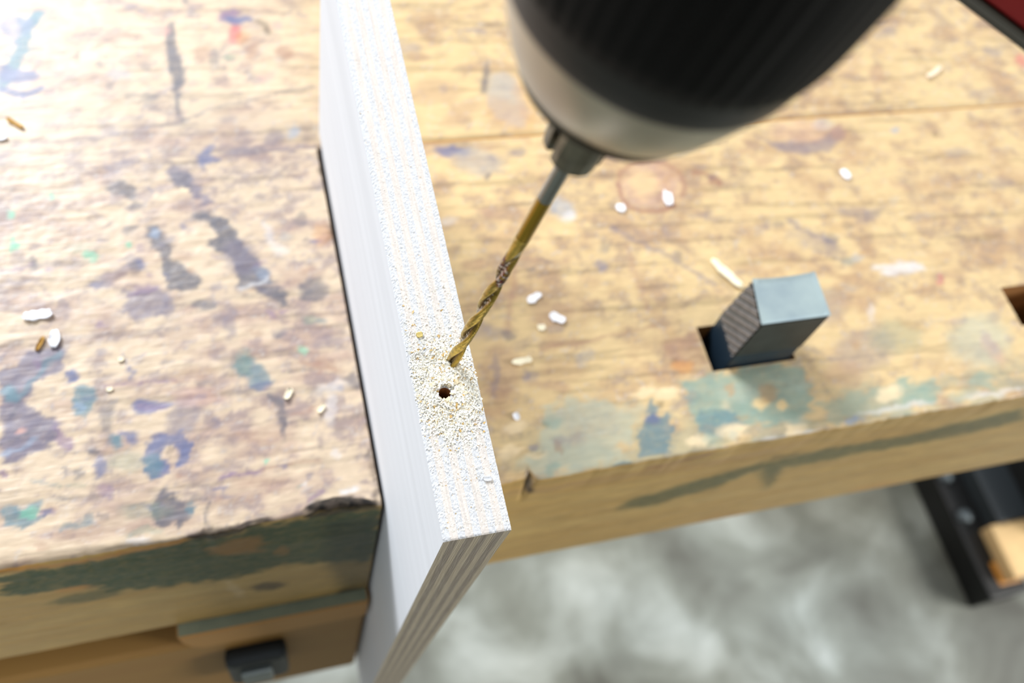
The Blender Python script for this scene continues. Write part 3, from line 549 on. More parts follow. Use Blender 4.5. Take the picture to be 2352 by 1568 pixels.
('e', 'mb', 0.3436822321793418, 0.6, 1.2, [87.35, 127.81, 3.98, -0.93, -0.93, -2.9]),
('e', 'gv', 0.30689882797691015, 0.6, 1.2, [319.79, 40.84, 3.02, -1.55, -0.37, -2.77]),
('e', 'mb', 0.2656480034770796, 0.6, 1.2, [168.15, 116.4, 5.88, 0.45, 3.24, -1.61]),
('e', 'gv', 0.23041556300712854, 0.6, 1.2, [276.31, 69.61, 8.32, -0.95, 0.35, -2.94]),
('e', 'gv', 0.2577742858369605, 0.6, 1.2, [127.14, 40.27, 4.07, -0.04, 0.62, -1.64]),
('e', 'mb', 0.38170828927855316, 0.6, 1.2, [81.53, 90.12, 2.36, 0.43, 1.0, -1.98]),
('e', 'tn', 0.3986939244520986, 0.6, 1.2, [267.89, 86.04, 2.16, -1.58, -1.59, -1.65]),
('e', 'tn', 0.21210733273532417, 0.6, 1.2, [199.26, 95.42, 5.98, -0.41, 0.09, -1.54]),
('e', 'mb', 0.4035647162245729, 0.6, 1.2, [231.77, 155.67, 3.23, -1.16, -3.0, -1.28]),
('e', 'tn', 0.3762641964141078, 0.6, 1.2, [86.51, 90.4, 3.62, 0.33, 1.37, -1.9]),
('e', 'gy', 0.2892473100955907, 0.6, 1.2, [310.66, 101.96, 7.77, -0.45, 1.21, -1.84]),
('e', 'gv', 0.35453855040367044, 0.6, 1.2, [123.81, 37.25, 3.15, -0.74, -1.74, -1.12]),
('e', 'mb', 0.29924779664486656, 0.6, 1.2, [229.12, 150.21, 4.9, -1.49, -3.7, -1.81]),
('e', 'tn', 0.3707258866543809, 0.6, 1.2, [273.04, 43.55, 5.76, -1.81, -2.78, -2.16]),
('e', 'gy', 0.35133302581808856, 0.6, 1.2, [197.72, 157.06, 6.05, 0.86, 3.83, -2.77]),
('e', 'gy', 0.2957091925687826, 0.6, 1.2, [248.82, 65.64, 5.21, -0.64, 0.43, -2.61]),
('e', 'gv', 0.3393660505678054, 0.6, 1.2, [321.52, 28.8, 2.94, -0.52, 0.1, -1.4]),
('e', 'gy', 0.2516968635547388, 0.6, 1.2, [378.23, 140.62, 3.87, -1.21, -1.58, -1.45]),
('e', 'gv', 0.30327623655422126, 0.6, 1.2, [217.15, 37.54, 5.09, -0.89, -3.86, -0.91]),
('e', 'gv', 0.3674852575396066, 0.6, 1.2, [156.91, 156.33, 6.9, -1.46, -1.85, -3.39]),
('e', 'gy', 0.34049301894147954, 0.6, 1.2, [285.74, 43.97, 5.57, 0.12, 1.94, -1.2]),
('e', 'tn', 0.2983524340560047, 0.6, 1.2, [153.16, 56.06, 2.12, 0.25, 0.73, -1.7]),
('e', 'gv', 0.35338245280349434, 0.6, 1.2, [226.32, 31.77, 3.8, -0.74, -1.16, -1.21]),
('e', 'mb', 0.2622533594943004, 0.6, 1.2, [209.76, 57.2, 2.25, -1.12, -1.08, -1.55]),
('e', 'mb', 0.21916859230549537, 0.6, 1.2, [320.37, 136.01, 4.89, -1.12, -1.03, -1.84]),
('e', 'gv', 0.41964618665337594, 0.6, 1.2, [218.56, 67.32, 6.38, -0.48, 0.35, -1.99]),
('e', 'mb', 0.3045685471608278, 0.6, 1.2, [194.27, 35.76, 2.66, -0.27, 0.37, -2.67]),
('e', 'mb', 0.340643813749803, 0.6, 1.2, [203.39, 135.65, 6.1, 0.12, 2.39, -1.61]),
('e', 'gv', 0.2825361697541988, 0.6, 1.2, [224.17, 64.22, 2.82, 0.37, 1.06, -2.83]),
('e', 'mb', 0.41258440328387247, 0.6, 1.2, [235.72, 144.29, 6.74, -0.03, 2.31, -3.41]),
('e', 'tn', 0.40997754130660824, 0.6, 1.2, [240.93, 37.1, 2.38, 0.34, 0.88, -2.17]),
('e', 'gv', 0.34374347358582, 0.6, 1.2, [169.34, 107.98, 3.91, -1.03, -1.66, -1.8]),
('e', 'gy', 0.43922527875827017, 0.6, 1.2, [111.57, 49.03, 4.76, 0.73, 2.14, -2.51]),
('e', 'mb', 0.2810440767080294, 0.6, 1.2, [120.92, 155.65, 2.17, -2.13, -2.01, -2.82]),
('e', 'gy', 0.3164996705487034, 0.6, 1.2, [297.88, 112.04, 1.64, -3.18, -1.45, -3.06]),
('e', 'tn', 0.44067445535696903, 0.6, 1.2, [131.02, 163.65, 6.4, -0.68, -2.54, -1.43]),
('e', 'gv', 0.40238671727294784, 0.6, 1.2, [281.01, 106.14, 9.28, -0.02, 3.08, -2.83]),
('e', 'tn', 0.3606211358622937, 0.6, 1.2, [181.88, 138.73, 6.76, 0.26, 3.43, -1.33]),
('e', 'gv', 0.3298109561808243, 0.6, 1.2, [162.96, 35.82, 2.37, 0.1, 0.59, -1.73]),
('e', 'mb', 0.44186728353802107, 0.6, 1.2, [279.75, 140.44, 6.55, 0.03, 2.5, -2.26]),
('e', 'tg', 0.3229549919301029, 0.6, 1.3, [255.3, -20.8, 4.42, 0.8, 1.82, -2.34]),
('e', 'lg', 0.3053237755798804, 0.6, 1.3, [246.03, 1.24, 3.95, -2.59, -2.45, -2.66]),
('e', 'tg', 0.5435756210302503, 0.6, 1.3, [85.29, 3.71, 3.7, 0.62, 1.6, -1.74]),
('e', 'cr', 0.4269532852293889, 0.6, 1.3, [126.69, -2.82, 2.11, -1.02, -0.98, -1.63]),
('e', 'lg', 0.45896255446065026, 0.6, 1.3, [164.93, 4.69, 2.16, -0.72, -0.96, -1.08]),
('e', 'cr', 0.5288388906012561, 0.6, 1.3, [156.28, -4.82, 3.41, -1.73, -1.45, -2.71]),
('e', 'tg', 0.40553367591315437, 0.6, 1.3, [281.87, 4.68, 8.24, -0.13, 1.8, -3.15]),
('e', 'cr', 0.3908535072328682, 0.6, 1.3, [166.74, 17.51, 2.07, -1.45, -0.92, -2.22]),
('e', 'cr', 0.3089787131127026, 0.6, 1.3, [249.79, 12.88, 4.28, -0.9, -1.08, -1.48]),
('e', 'gv', 0.4497278240660493, 0.6, 1.3, [239.03, -3.3, 2.25, -1.44, -1.65, -1.35]),
('e', 'tg', 0.5030969828907759, 0.6, 1.3, [296.62, 7.74, 2.94, -1.02, -0.76, -1.47]),
('e', 'gv', 0.42958015854710613, 0.6, 1.3, [147.99, 22.69, 6.59, 0.65, 2.75, -2.31]),
('e', 'gv', 0.37589728453885357, 0.6, 1.3, [95.15, 14.22, 5.86, -0.26, -0.02, -2.11]),
('e', 'tg', 0.36576539951846604, 0.6, 1.3, [259.55, -25.97, 5.51, 0.27, 1.52, -2.35]),
('e', 'lg', 0.3038036830185562, 0.6, 1.3, [173.7, -1.11, 2.94, -0.89, -1.07, -1.47]),
('e', 'lg', 0.3596303996411906, 0.6, 1.3, [125.31, 22.61, 4.51, -1.56, -2.06, -2.62]),
('e', 'lg', 0.463719250119144, 0.6, 1.3, [195.24, 6.03, 6.57, -0.69, -0.72, -1.87]),
('e', 'cr', 0.5470065567229279, 0.6, 1.3, [222.79, -18.48, 2.68, -1.27, -2.03, -1.16]),
('e', 'tg', 0.4321851827563104, 0.6, 1.3, [90.19, 22.51, 3.8, 0.17, 0.69, -2.81]),
('e', 'tg', 0.41405066279874314, 0.6, 1.3, [187.65, -8.37, 2.61, -0.46, -0.42, -1.11]),
('e', 'lg', 0.3292192927414596, 0.6, 1.3, [204.16, 21.34, 6.95, -0.25, 0.81, -1.96]),
('e', 'tg', 0.48528941669383285, 0.6, 1.3, [255.78, -5.59, 3.63, -1.64, -0.83, -2.73]),
('e', 'tg', 0.47550301228350234, 0.6, 1.3, [154.34, 5.05, 3.63, -2.06, -2.6, -2.31]),
('e', 'lg', 0.31298817601369067, 0.6, 1.3, [258.62, -10.65, 6.43, 0.64, 2.67, -1.97]),
('e', 'cr', 0.4685049959855503, 0.6, 1.3, [79.55, 10.05, 4.7, -0.07, 0.16, -1.13]),
('e', 'cr', 0.4530114534814831, 0.6, 1.3, [161.06, 7.91, 3.37, 0.66, 1.24, -2.72])]
FRONT_STAINS_AND_SHADE = [
('p', 'fg', 0.92, 2.95, 2, [-112.1, -5.3, -85.5, -7.5, -66.5, -3.9, -53.2, -1.7, -32.7, -3.8, -11.1, -3.4, 17.7, -3.9, 21.0, -56.7, 16.3, -73.6, -4.6, -59.5, -22.2, -54.0, -43.2, -59.1, -62.8, -54.6, -85.0, -44.1, -93.1, -31.4, -104.9, -31.7, -117.8, -26.5]),
('p', 'or_', 0.45, 2.9, 1.2, [-47.2, -14.6, -33.0, -8.8, -27.2, -15.0, -27.9, -28.7, -39.0, -27.3, -46.4, -22.4]),
('e', 'or_', 0.35, 0.35, 1.0, [-19.85, -33.79, 2.95, 0.11, -0.03, -5.94]),
('e', 'fg', 0.7, 0.35, 1.0, [-93.4, -47.52, 13.59, -0.92, -0.29, -6.0]),
('p', 'dfg', 0.6, 5.01, 1, [-4.8, -12.1, 14.9, -12.6, 20.4, -114.0, 8.4, -129.9, 1.4, -92.0, -2.8, -60.7]),  # shade beside the board, painted as a dark green patch
('l', 'or_', 0.6, 1.29, 0.5, [-111.3, -2.1, -92.0, -5.8, -70.7, -3.8, -53.2, -1.7], 2.06),
('l', 'fg', 0.7, 0.98, 1, [-109.7, 3.8, -99.7, 2.2, -90.5, 1.3], 1.11),
('e', 'or_', 0.5, 0.35, 1.0, [-95.22, -34.21, 5.69, -0.68, -0.84, -3.93]),
('e', 'dk', 0.8, 0.35, 1.0, [-27.8, -82.02, 7.23, -0.06, -1.37, -6.62]),
('e', 'cr', 0.35, 0.35, 1.0, [-41.02, -76.26, 2.5, -1.48, -14.3, -4.52]),
('e', 'bk', 0.9, 0.35, 1.0, [9.63, -122.26, 6.36, 0.42, -2.8, -7.97]),
('p', 'bk', 0.9, 1.4, 1, [-11.1, 4.1, -1.9, 8.8, 13.8, 7.8, 16.0, -3.0, -1.7, -6.1, -9.6, -4.2]),
('p', 'dk', 0.9, 1.35, 0.8, [-51.6, -0.2, -41.2, 1.3, -26.2, 5.1, -21.8, 2.6, -26.5, -2.2, -41.8, -5.1, -50.5, -3.4]),
('l', 'cr', 0.4, 1.82, 0.6, [18.0, -116.2, 18.6, -138.1, 21.0, -168.3], 1.59),
('p', 'fg', 0.75, 3.72, 1.2, [131.8, -52.0, 154.5, -42.9, 169.1, -35.7, 201.1, -28.2, 223.0, -26.7, 266.6, -28.2, 326.5, -16.6, 344.2, -38.2, 307.9, -43.8, 282.9, -45.2, 251.9, -43.8, 209.7, -45.4, 212.1, -55.1, 215.7, -74.9, 193.8, -41.3, 177.9, -56.9, 150.1, -67.4, 131.1, -63.7]),
('l', 'dfg', 0.5, 1.54, 0.6, [195.4, -25.8, 206.2, -25.1], 1.73),
('l', 'br', 0.6, 2.04, 0.8, [128.3, -9.8, 141.5, -8.2, 152.5, -5.5], 2.38),
('l', 'tn', 0.5, 3.44, 1, [70.6, -13.2, 92.9, -13.7, 122.0, -14.5, 163.7, -17.6, 203.6, -11.5], 3.44),
('l', 'dk', 0.85, 1.26, 0.1, [74.1, 0.0, 77.4, -13.9], 1.42),
('e', 'or_', 0.25, 0.35, 1.0, [304.65, -117.41, 17.83, 6.88, -1.04, -10.35]),
('e', 'or_', 0.2, 0.35, 1.0, [208.93, -119.16, 15.98, 5.59, -1.01, -11.87])]
INK = {'gv': (120, 112, 128), 'dg': (90, 90, 102), 'bl': (92, 102, 142), 'lb': (140, 160, 185), 'te': (88, 124, 138), 'gr': (120, 190, 160), 'gn': (110, 135, 120), 'pu': (125, 100, 135), 'br': (150, 105, 85), 'dk': (45, 32, 28), 'rd': (205, 110, 110), 'wh': (222, 220, 222), 'pk': (205, 160, 150), 'mb': (166, 128, 108), 'tg': (130, 160, 150), 'lg': (175, 185, 170), 'yl': (235, 205, 150), 'tn': (180, 140, 95), 'bk': (20, 16, 14), 'gy': (170, 165, 160), 'fg': (50, 76, 48), 'dfg': (28, 42, 34), 'or_': (205, 135, 55), 'cr': (238, 215, 175)}


# stains, paint, dirt and some painted shade and glare on the bench: coordinates in millimetres on the worktop (x, y) and on the front face (x, z)
def sd_poly(X, Y, pts):
    P = np.asarray(pts).reshape(-1, 2); n = len(P)
    d = np.full(X.shape, 1e9); inside = np.zeros(X.shape, bool)
    for i in range(n):
        ax, ay = P[i]; bx, by = P[(i + 1) % n]
        ex, ey = bx - ax, by - ay; wx, wy = X - ax, Y - ay
        t = np.clip((wx * ex + wy * ey) / (ex * ex + ey * ey + 1e-9), 0, 1)
        d = np.minimum(d, (wx - ex * t) ** 2 + (wy - ey * t) ** 2)
        c = ((ay > Y) != (by > Y)) & (X < (bx - ax) * (Y - ay) / (by - ay + 1e-12) + ax)
        inside ^= c
    d = np.sqrt(d)
    return np.where(inside, -d, d)
def sd_line(X, Y, pts):
    P = np.asarray(pts).reshape(-1, 2); d = np.full(X.shape, 1e9)
    for i in range(len(P) - 1):
        ax, ay = P[i]; bx, by = P[i + 1]; ex, ey = bx - ax, by - ay; wx, wy = X - ax, Y - ay
        t = np.clip((wx * ex + wy * ey) / (ex * ex + ey * ey + 1e-9), 0, 1)
        d = np.minimum(d, (wx - ex * t) ** 2 + (wy - ey * t) ** 2)
    return np.sqrt(d)
def paint(X, Y, rgb, table):
    """X, Y in mm (flat arrays), rgb linear (n,3)"""
    n1 = fbm(X / 5, Y / 3, 3) - .5; n2 = fbm(X / 5, Y / 3, 51) - .5; n3 = fbm(X / 2.2, Y / 1.3, 77)
    for s in table:
        kind, key, al, soft, nz, q = s[:6]
        c = s2l(INK[key])
        q = np.asarray(q)
        if kind == 'e':
            cx, cy, a, b, c2, d = q
            ext = 1.6 * max(abs(a) + abs(b), abs(c2) + abs(d)) + 4 * nz
            k = np.where((abs(X - cx) < ext) & (abs(Y - cy) < ext))[0]
            if not len(k): continue
            x = X[k] + n1[k] * 5 * nz - cx; y = Y[k] + n2[k] * 5 * nz - cy
            det = a * d - b * c2
            u = (d * x - b * y) / det; v = (-c2 * x + a * y) / det
            m = 1 - sstep(1 - soft, 1 + soft, np.sqrt(u * u + v * v))
        else:
            w = s[6] if kind == 'l' else 0
            pad = 6 + soft + w + 4 * nz
            P = q.reshape(-1, 2)
            k = np.where((X > P[:, 0].min() - pad) & (X < P[:, 0].max() + pad) & (Y > P[:, 1].min() - pad) & (Y < P[:, 1].max() + pad))[0]
            if not len(k): continue
            x = X[k] + n1[k] * 6 * nz; y = Y[k] + n2[k] * 6 * nz
            d = (sd_line(x, y, q) - w) if kind == 'l' else sd_poly(x, y, q)
            m = 1 - sstep(-soft, soft, d)
        m = m * al * (0.72 + 0.5 * n3[k]).clip(0, 1.05)
        m = m.clip(0, 1)[:, None]
        rgb[k] = rgb[k] * (1 - m) + c * m
    return rgb

ALB = 0.80
def wood_base(X, Y, kind):
    """worn varnished beech, grain along x; kind 'vise', 'slab', 'rear'"""
    g = fbm(X / 18, Y / 8, 5, 5); h = fbm(X / 7, Y / 5, 22, 5); f = fbm(X / 3.4, Y / 1.9, 31, 3); sp = fbm(X / 1.8, Y / 1.5, 90, 3)
    big = fbm(X / 60, Y / 40, 64, 3)
    if kind != 'vise':
        g = fbm(X / 17, Y / 12, 5, 5); h = fbm(X / 8 + Y / 20, Y / 6 - X / 30, 22, 5); f = .3 + .4 * fbm(X / 3, Y / 1.6, 31, 4)
    if kind == 'vise':
        A = s2l((234, 210, 180)); B = s2l((200, 170, 152)); Cc = s2l((152, 136, 140))
    else:
        A = s2l((236, 206, 154)); B = s2l((206, 170, 130)); Cc = s2l((166, 144, 128))
    t = sstep(.40, .70, .55 * g + .25 * h + .2 * big)[:, None]
    c = A * (1 - t) + B * t
    t2 = (sstep(.47, .66, .5 * h + .3 * sp + .2 * big) * (.6 if kind == 'vise' else .5))[:, None]
    c = c * (1 - t2) + Cc * t2
    c = c * (0.90 + 0.20 * f)[:, None]
    sc = fbm(X / 60 + Y / 300, Y / 2.4 + X / 40, 44, 2)
    c = c * (1 - .22 * sstep(.66, .74, sc))[:, None]
    w = (sstep(.70, .8, sp) * .35)[:, None]
    c = c * (1 - w) + s2l((235, 225, 215)) * w
    # front edge paint grime tone
    if kind == 'slab':
        k = (sstep(30, 8, Y) * sstep(50, 90, X) * sstep(.35, .6, fbm(X / 14, Y / 7, 71, 4)) * .5)[:, None]
        c = c * (1 - k) + s2l((165, 172, 150)) * k
    return c * ALB

wood_top_mat = mat('worn varnished worktop', (220, 180, 120), rough=.40, noise=.08, nscale=260, stretch=(.35, 1.6, 1), bump=.0006, bscale=90, attr=True, spec=.5)
wood_in_mat = mat('raw bench wood', (150, 105, 55), rough=.7, noise=.3, nscale=60, stretch=(.3, 2, 2))
wood_dark_mat = mat('shaded bench wood', (104, 72, 36), rough=.7, noise=.35, nscale=40, stretch=(.3, 2, 2))  # shade of the recess under the jaw mixed into this wood colour

def axis_coords(lo, hi, flo, fhi, step, coarse, extra=()):
    a = [np.arange(flo, fhi + 1e-9, step)]
    if lo < flo: a.append(np.linspace(lo, flo, max(2, int((flo - lo) / coarse)), endpoint=False))
    if hi > fhi: a.append(np.linspace(fhi, hi, max(2, int((hi - fhi) / coarse)) + 1)[1:])
    v = np.sort(np.concatenate(a))
    for e_ in extra:  # snap nearest line on to the wanted coordinate
        v[np.argmin(abs(v - e_))] = e_
    return np.sort(v)

def bench_slab(name, xs, y_front, y_back, holes, kind, parent, T=118.7, edge=None, label=None):
    """top sheet + worn arris + front face as one strip, in mm -> m ; edge(x)->(offset of the front edge, radius)"""
    ys = axis_coords(y_front, y_back, y_front, min(y_back, 300), 1.0, 10, [h[2] for h in holes] + [h[3] for h in holes])
    if ys[-1] < y_back - .05: ys = np.append(ys, y_back)
    off, rad = edge(xs)
    nA = 7; rows = []; param = []
    zs_f = np.concatenate([np.linspace(0, 118.7, 100)[1:]])
    nx = len(xs); Y0 = y_front
    # front face rows bottom -> top
    for z in zs_f[::-1]:
        zz = -np.maximum(z, rad)
        rows.append(np.stack([xs, Y0 + off * np.clip(1 - z / 25, 0, 1), -np.full(nx, z) - rad * (1 - z / 118.7)], 1)); param.append(np.stack([xs, -np.full(nx, z) - rad * (1 - z / 118.7)], 1))
    for k in range(nA + 1):
        t = k / nA * PI / 2
        yy = Y0 + off + rad * (1 - math.cos(t)); zz = -rad * (1 - math.sin(t))
        rows.append(np.stack([xs, yy, zz], 1)); param.append(np.stack([xs, np.where(t < .6, zz, yy - Y0 - off + 0 * yy)], 1))
    for y in ys[1:]:
        w = max(0.0, 1 - (y - Y0) / 14)
        yy = y + (off + rad) * w
        rows.append(np.stack([xs, yy, np.zeros(nx)], 1)); param.append(np.stack([xs, yy], 1))
    V = np.array(rows); P = np.array(param); nr = len(rows)
    X = P[..., 0].ravel(); U = P[..., 1].ravel()
    # tiny undulation of the worn top
    top = np.arange(nr) >= len(zs_f)
    und = (fbm(V[..., 0] / 9, V[..., 1] / 4, 8, 3) - .5) * .35 + (fbm(V[..., 0] / 2.5, V[..., 1] / 1.2, 9, 3) - .5) * .22
    V[..., 2] += np.where(top[:, None], und, 0)
    V[..., 1] += np.where(~top[:, None], (fbm(V[..., 0] / 12, V[..., 2] / 4, 18, 3) - .5) * .4, 0)
    rgb = wood_base(X, np.where(U < 0, U * 1.0 + 400, U), kind)
    isf = U < 0
    if isf.any():
        k = np.where(isf)[0]
        g = fbm(X[k] / 60, U[k] / 7, 40, 5)[:, None]; f = fbm(X[k] / 14, U[k] / 3.2, 41, 3)[:, None]
        A = s2l((230, 196, 122)); B = s2l((206, 162, 88))
        rgb[k] = (A * (1 - g) + B * g) * (.85 + .3 * f) * ALB
        sub = rgb[k].copy(); paint(X[k], U[k], sub, FRONT_STAINS_AND_SHADE); rgb[k] = sub
    k = np.where(~isf)[0]
    sub = rgb[k].copy(); paint(X[k], U[k], sub, TOP_STAINS_AND_LIGHT); rgb[k] = sub
    nyr = nr; keep = np.ones((nr - 1, nx - 1), bool)
    yc = (V[:-1, :, 1] + V[1:, :, 1])[:, :-1] / 2; xc = (xs[:-1] + xs[1:]) / 2
    zc = V[:-1, :-1, 2]
    for (x0, x1, y0, y1) in holes:
        keep &= ~((xc[None, :] > x0) & (xc[None, :] < x1) & (yc > y0) & (yc < y1) & (zc > -3))
    faces = grid_faces(nr, nx, keep)
    o = mesh(name, V.reshape(-1, 3) / 1000, faces, wood_top_mat, parent, smooth=True, colors=rgb, label=label)
    return o

# ------------------------------------------------------------------ floor
def concrete():
    m = bpy.data.materials.new('mottled grey concrete'); m.use_nodes = True
    nt = m.node_tree; b = nt.nodes['Principled BSDF']; b.inputs['Roughness'].default_value = .55
    tc = nt.nodes.new('ShaderNodeTexCoord')
    n1 = nt.nodes.new('ShaderNodeTexNoise'); n1.inputs['Scale'].default_value = 7.0; n1.inputs['Detail'].default_value = 6; n1.inputs['Distortion'].default_value = .4
    n2 = nt.nodes.new('ShaderNodeTexNoise'); n2.inputs['Scale'].default_value = 2.2; n2.inputs['Detail'].default_value = 3
    r1 = nt.nodes.new('ShaderNodeValToRGB'); r1.color_ramp.elements[0].position = .33; r1.color_ramp.elements[1].position = .68
    r1.color_ramp.elements[0].color = (*s2l((98, 100, 94)), 1); r1.color_ramp.elements[1].color = (*s2l((184, 192, 190)), 1)
    e = r1.color_ramp.elements.new(.5); e.color = (*s2l((136, 142, 136)), 1)
    mx = nt.nodes.new('ShaderNodeMix'); mx.data_type = 'RGBA'; mx.blend_type = 'MULTIPLY'
    r2 = nt.nodes.new('ShaderNodeValToRGB'); r2.color_ramp.elements[0].position = .35; r2.color_ramp.elements[1].position = .65
    r2.color_ramp.elements[0].color = (*s2l((225, 218, 205)), 1); r2.color_ramp.elements[1].color = (1, 1, 1, 1)
    nt.links.new(tc.outputs['Object'], n1.inputs['Vector']); nt.links.new(tc.outputs['Object'], n2.inputs['Vector'])
    nt.links.new(n1.outputs['Fac'], r1.inputs[0]); nt.links.new(n2.outputs['Fac'], r2.inputs[0])
    mx.inputs[0].default_value = 1
    nt.links.new(r1.outputs[0], mx.inputs[6]); nt.links.new(r2.outputs[0], mx.inputs[7]); nt.links.new(mx.outputs[2], b.inputs['Base Color'])
    return m
fl = mesh('floor', [(-3, -1.7, -.85), (4, -1.7, -.85), (4, 3.5, -.85), (-3, 3.5, -.85)], [(0, 1, 2, 3)], concrete())
fl['kind'] = 'structure'
walll = mat('pale added wall', (226, 230, 234), rough=.8, noise=.08, nscale=3)
wallm = mat('dark added wall', (70, 66, 60), rough=.8, noise=.15, nscale=3)
for wn, q in (('added_wall_front', [(-3, -1.7, -.85), (4, -1.7, -.85), (4, -1.7, 1.6), (-3, -1.7, 1.6)]),  # unseen walls added for light: dark one for reflections, pale one for brightness
              ('added_wall_left', [(-3, -1.7, -.85), (-3, -1.7, 1.6), (-3, 3.5, 1.6), (-3, 3.5, -.85)])):
    wo = mesh(wn, q, [(0, 1, 2, 3)], wallm if wn == 'added_wall_front' else walll); wo['kind'] = 'structure'

# ------------------------------------------------------------------ workbench
bench = empty('workbench', (0.15, 0.0, -0.85), 'old paint-stained beech workbench with tail vise and square dog holes', 'workbench')
BO = Vector((0.15, 0.0, -0.85))
class Off:  # parts are modelled in world metres, shifted under the bench empty
    pass
def under(o, root_loc):
    me = o.data
    me.transform(Matrix.Translation(-Vector(root_loc)))
    return o

G = 170.5
xs_v = axis_coords(-340, 17.2, -175, 17.2, 1.0, 8)
def edge_v(x):
    off = np.interp(x, [-340, -110, -84, -48, -20, 0, 10, 17], [1, 1, 0.6, .5, 1.6, 2.2, 1.2, .6]) + (fbm(x / 6, x * 0, 61, 3) - .5) * 1.6
    rad = np.interp(x, [-340, -110, -70, -52, -45, -20, -8, 0, 8, 14, 17], [3.5, 3.8, 3.0, 1.2, 1.2, 1.6, 3.2, 4.0, 3.2, 1.6, 2.5])
    return off, rad
under(bench_slab('vise_jaw', xs_v, 0, G + 0.3, [], 'vise', bench, edge=edge_v, label='vise jaw block dark with blue, violet and green paint stains'), BO)
H1 = (166.5, 207.5, 34.5, 56.2); H2 = (332.2, 373.2, 34.8, 56.5)
xs_s = axis_coords(38.3, 640, 38.3, 450, 1.0, 10, [H1[0], H1[1], H2[0], H2[1]])
def edge_s(x):
    off = np.interp(x, [38, 60, 73, 80, 120, 200, 450], [0, .3, 1.0, -.3, 0, 0, 0]) + (fbm(x / 6, x * 0, 62, 3) - .5) * 1.0
    rad = np.interp(x, [38, 70, 80, 150, 450], [2.6, 2.6, 1.6, 1.3, 1.3])
    nick = np.exp(-((x - 75.5) / 1.2) ** 2)
    return off + 3.5 * nick, rad
slab = under(bench_slab('bench_top', xs_s, 0, G - 0.9, [H1, H2], 'slab', bench, edge=edge_s, label='golden worn beech slab with green paint along its front edge'), BO)

# rear plank
def rear():
    xs = axis_coords(-340, 640, -180, 520, 1.5, 12); ys = axis_coords(G + .9, 460, G + .9, 310, 1.5, 12)
    XX, YY = np.meshgrid(xs, ys)
    X = XX.ravel(); Y = YY.ravel()
    a = wood_base(X, Y + 37, 'vise'); b = wood_base(X, Y + 37, 'rear')
    t = sstep(-10, 60, X)[:, None]
    rgb = a * (1 - t) + b * t
    paint(X, Y, rgb, TOP_STAINS_AND_LIGHT)
    Z = (fbm(X / 9, Y / 4, 8, 3) - .5) * .35
    Z = Z - np.where(X < 17.5, .0, 1.2) * np.exp(-(Y - ys[0]) / .7)
    Y = np.where((X < 17.5) & (Y < ys[0] + .1), G + .32, Y)
    V = np.stack([X, Y, Z], 1) / 1000
    n = len(V); F = grid_faces(len(ys), len(xs)).tolist()
    # front lip and underside
    nx = len(xs)
    lip = V[:nx].copy(); lip[:, 2] = -.1187
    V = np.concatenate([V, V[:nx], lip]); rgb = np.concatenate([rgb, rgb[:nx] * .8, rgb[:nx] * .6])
    for i in range(nx - 1): F.append((n + nx + i, n + nx + i + 1, n + i + 1, n + i))
    return mesh('rear_plank', V, F, wood_top_mat, bench, smooth=True, colors=rgb, label='rear plank of the worktop behind the long joint')
under(rear(), BO)
jf = mat('golden glue joint', (186, 138, 72), rough=.7)
under(box('joint_filler', (.0383, .1690, -.02), (.64, .1718, -.0011), jf, bench), BO)
def body(name, lo, hi, m, bevel=.0, label=None):
    return box(name, lo, hi, m, bench, bevel, org=BO, label=label)
# solid cores just below the sheets (so that joints and sides are closed)
def slab_core(name, x0, x1, y0, y1, holes, m):
    """closed sides, walls of holes, underside"""
    V = []; F = []
    def quad(a, b, c, d):
        n = len(V); V.extend([a, b, c, d]); F.append((n, n + 1, n + 2, n + 3))
    z0, z1 = -.1187, -.0004
    quad((x0, y0, z0), (x0, y1, z0), (x1, y1, z0), (x1, y0, z0))
    quad((x0, y0 + .003, z0), (x0, y0 + .003, z1 - .004), (x0, y1, z1 - .001), (x0, y1, z0))
    quad((x1, y0 + .003, z0), (x1, y1, z0), (x1, y1, z1 - .001), (x1, y0 + .003, z1 - .004))
    quad((x0, y1, z0), (x0, y1, z1 - .001), (x1, y1, z1 - .001), (x1, y1, z0))
    for (a, b, c, d) in holes:
        a, b, c, d = a / 1000, b / 1000, c / 1000, d / 1000
        quad((a, c, z0), (a, d, z0), (a, d, 0), (a, c, 0)); quad((b, c, z0), (b, c, 0), (b, d, 0), (b, d, z0))
        quad((a, c, z0), (a, c, 0), (b, c, 0), (b, c, z0)); quad((a, d, z0), (b, d, z0), (b, d, 0), (a, d, 0))
    o = mesh(name, V, F, m, bench); under(o, BO); return o
slab_core('jaw_sides', -.34, .0172, .001, .1702, [], wood_in_mat)
slab_core('slab_sides', .0383, .64, .001, .1696, [H1, H2], wood_in_mat)
body('back_apron', (-.34, .44, -.22), (.64, .46, -.004), wood_in_mat, .002)
body('guide_panel', (-.34, .035, -.20), (-.05, .05, -.119), wood_dark_mat, .001, 'shaded panel set back under the vise jaw')
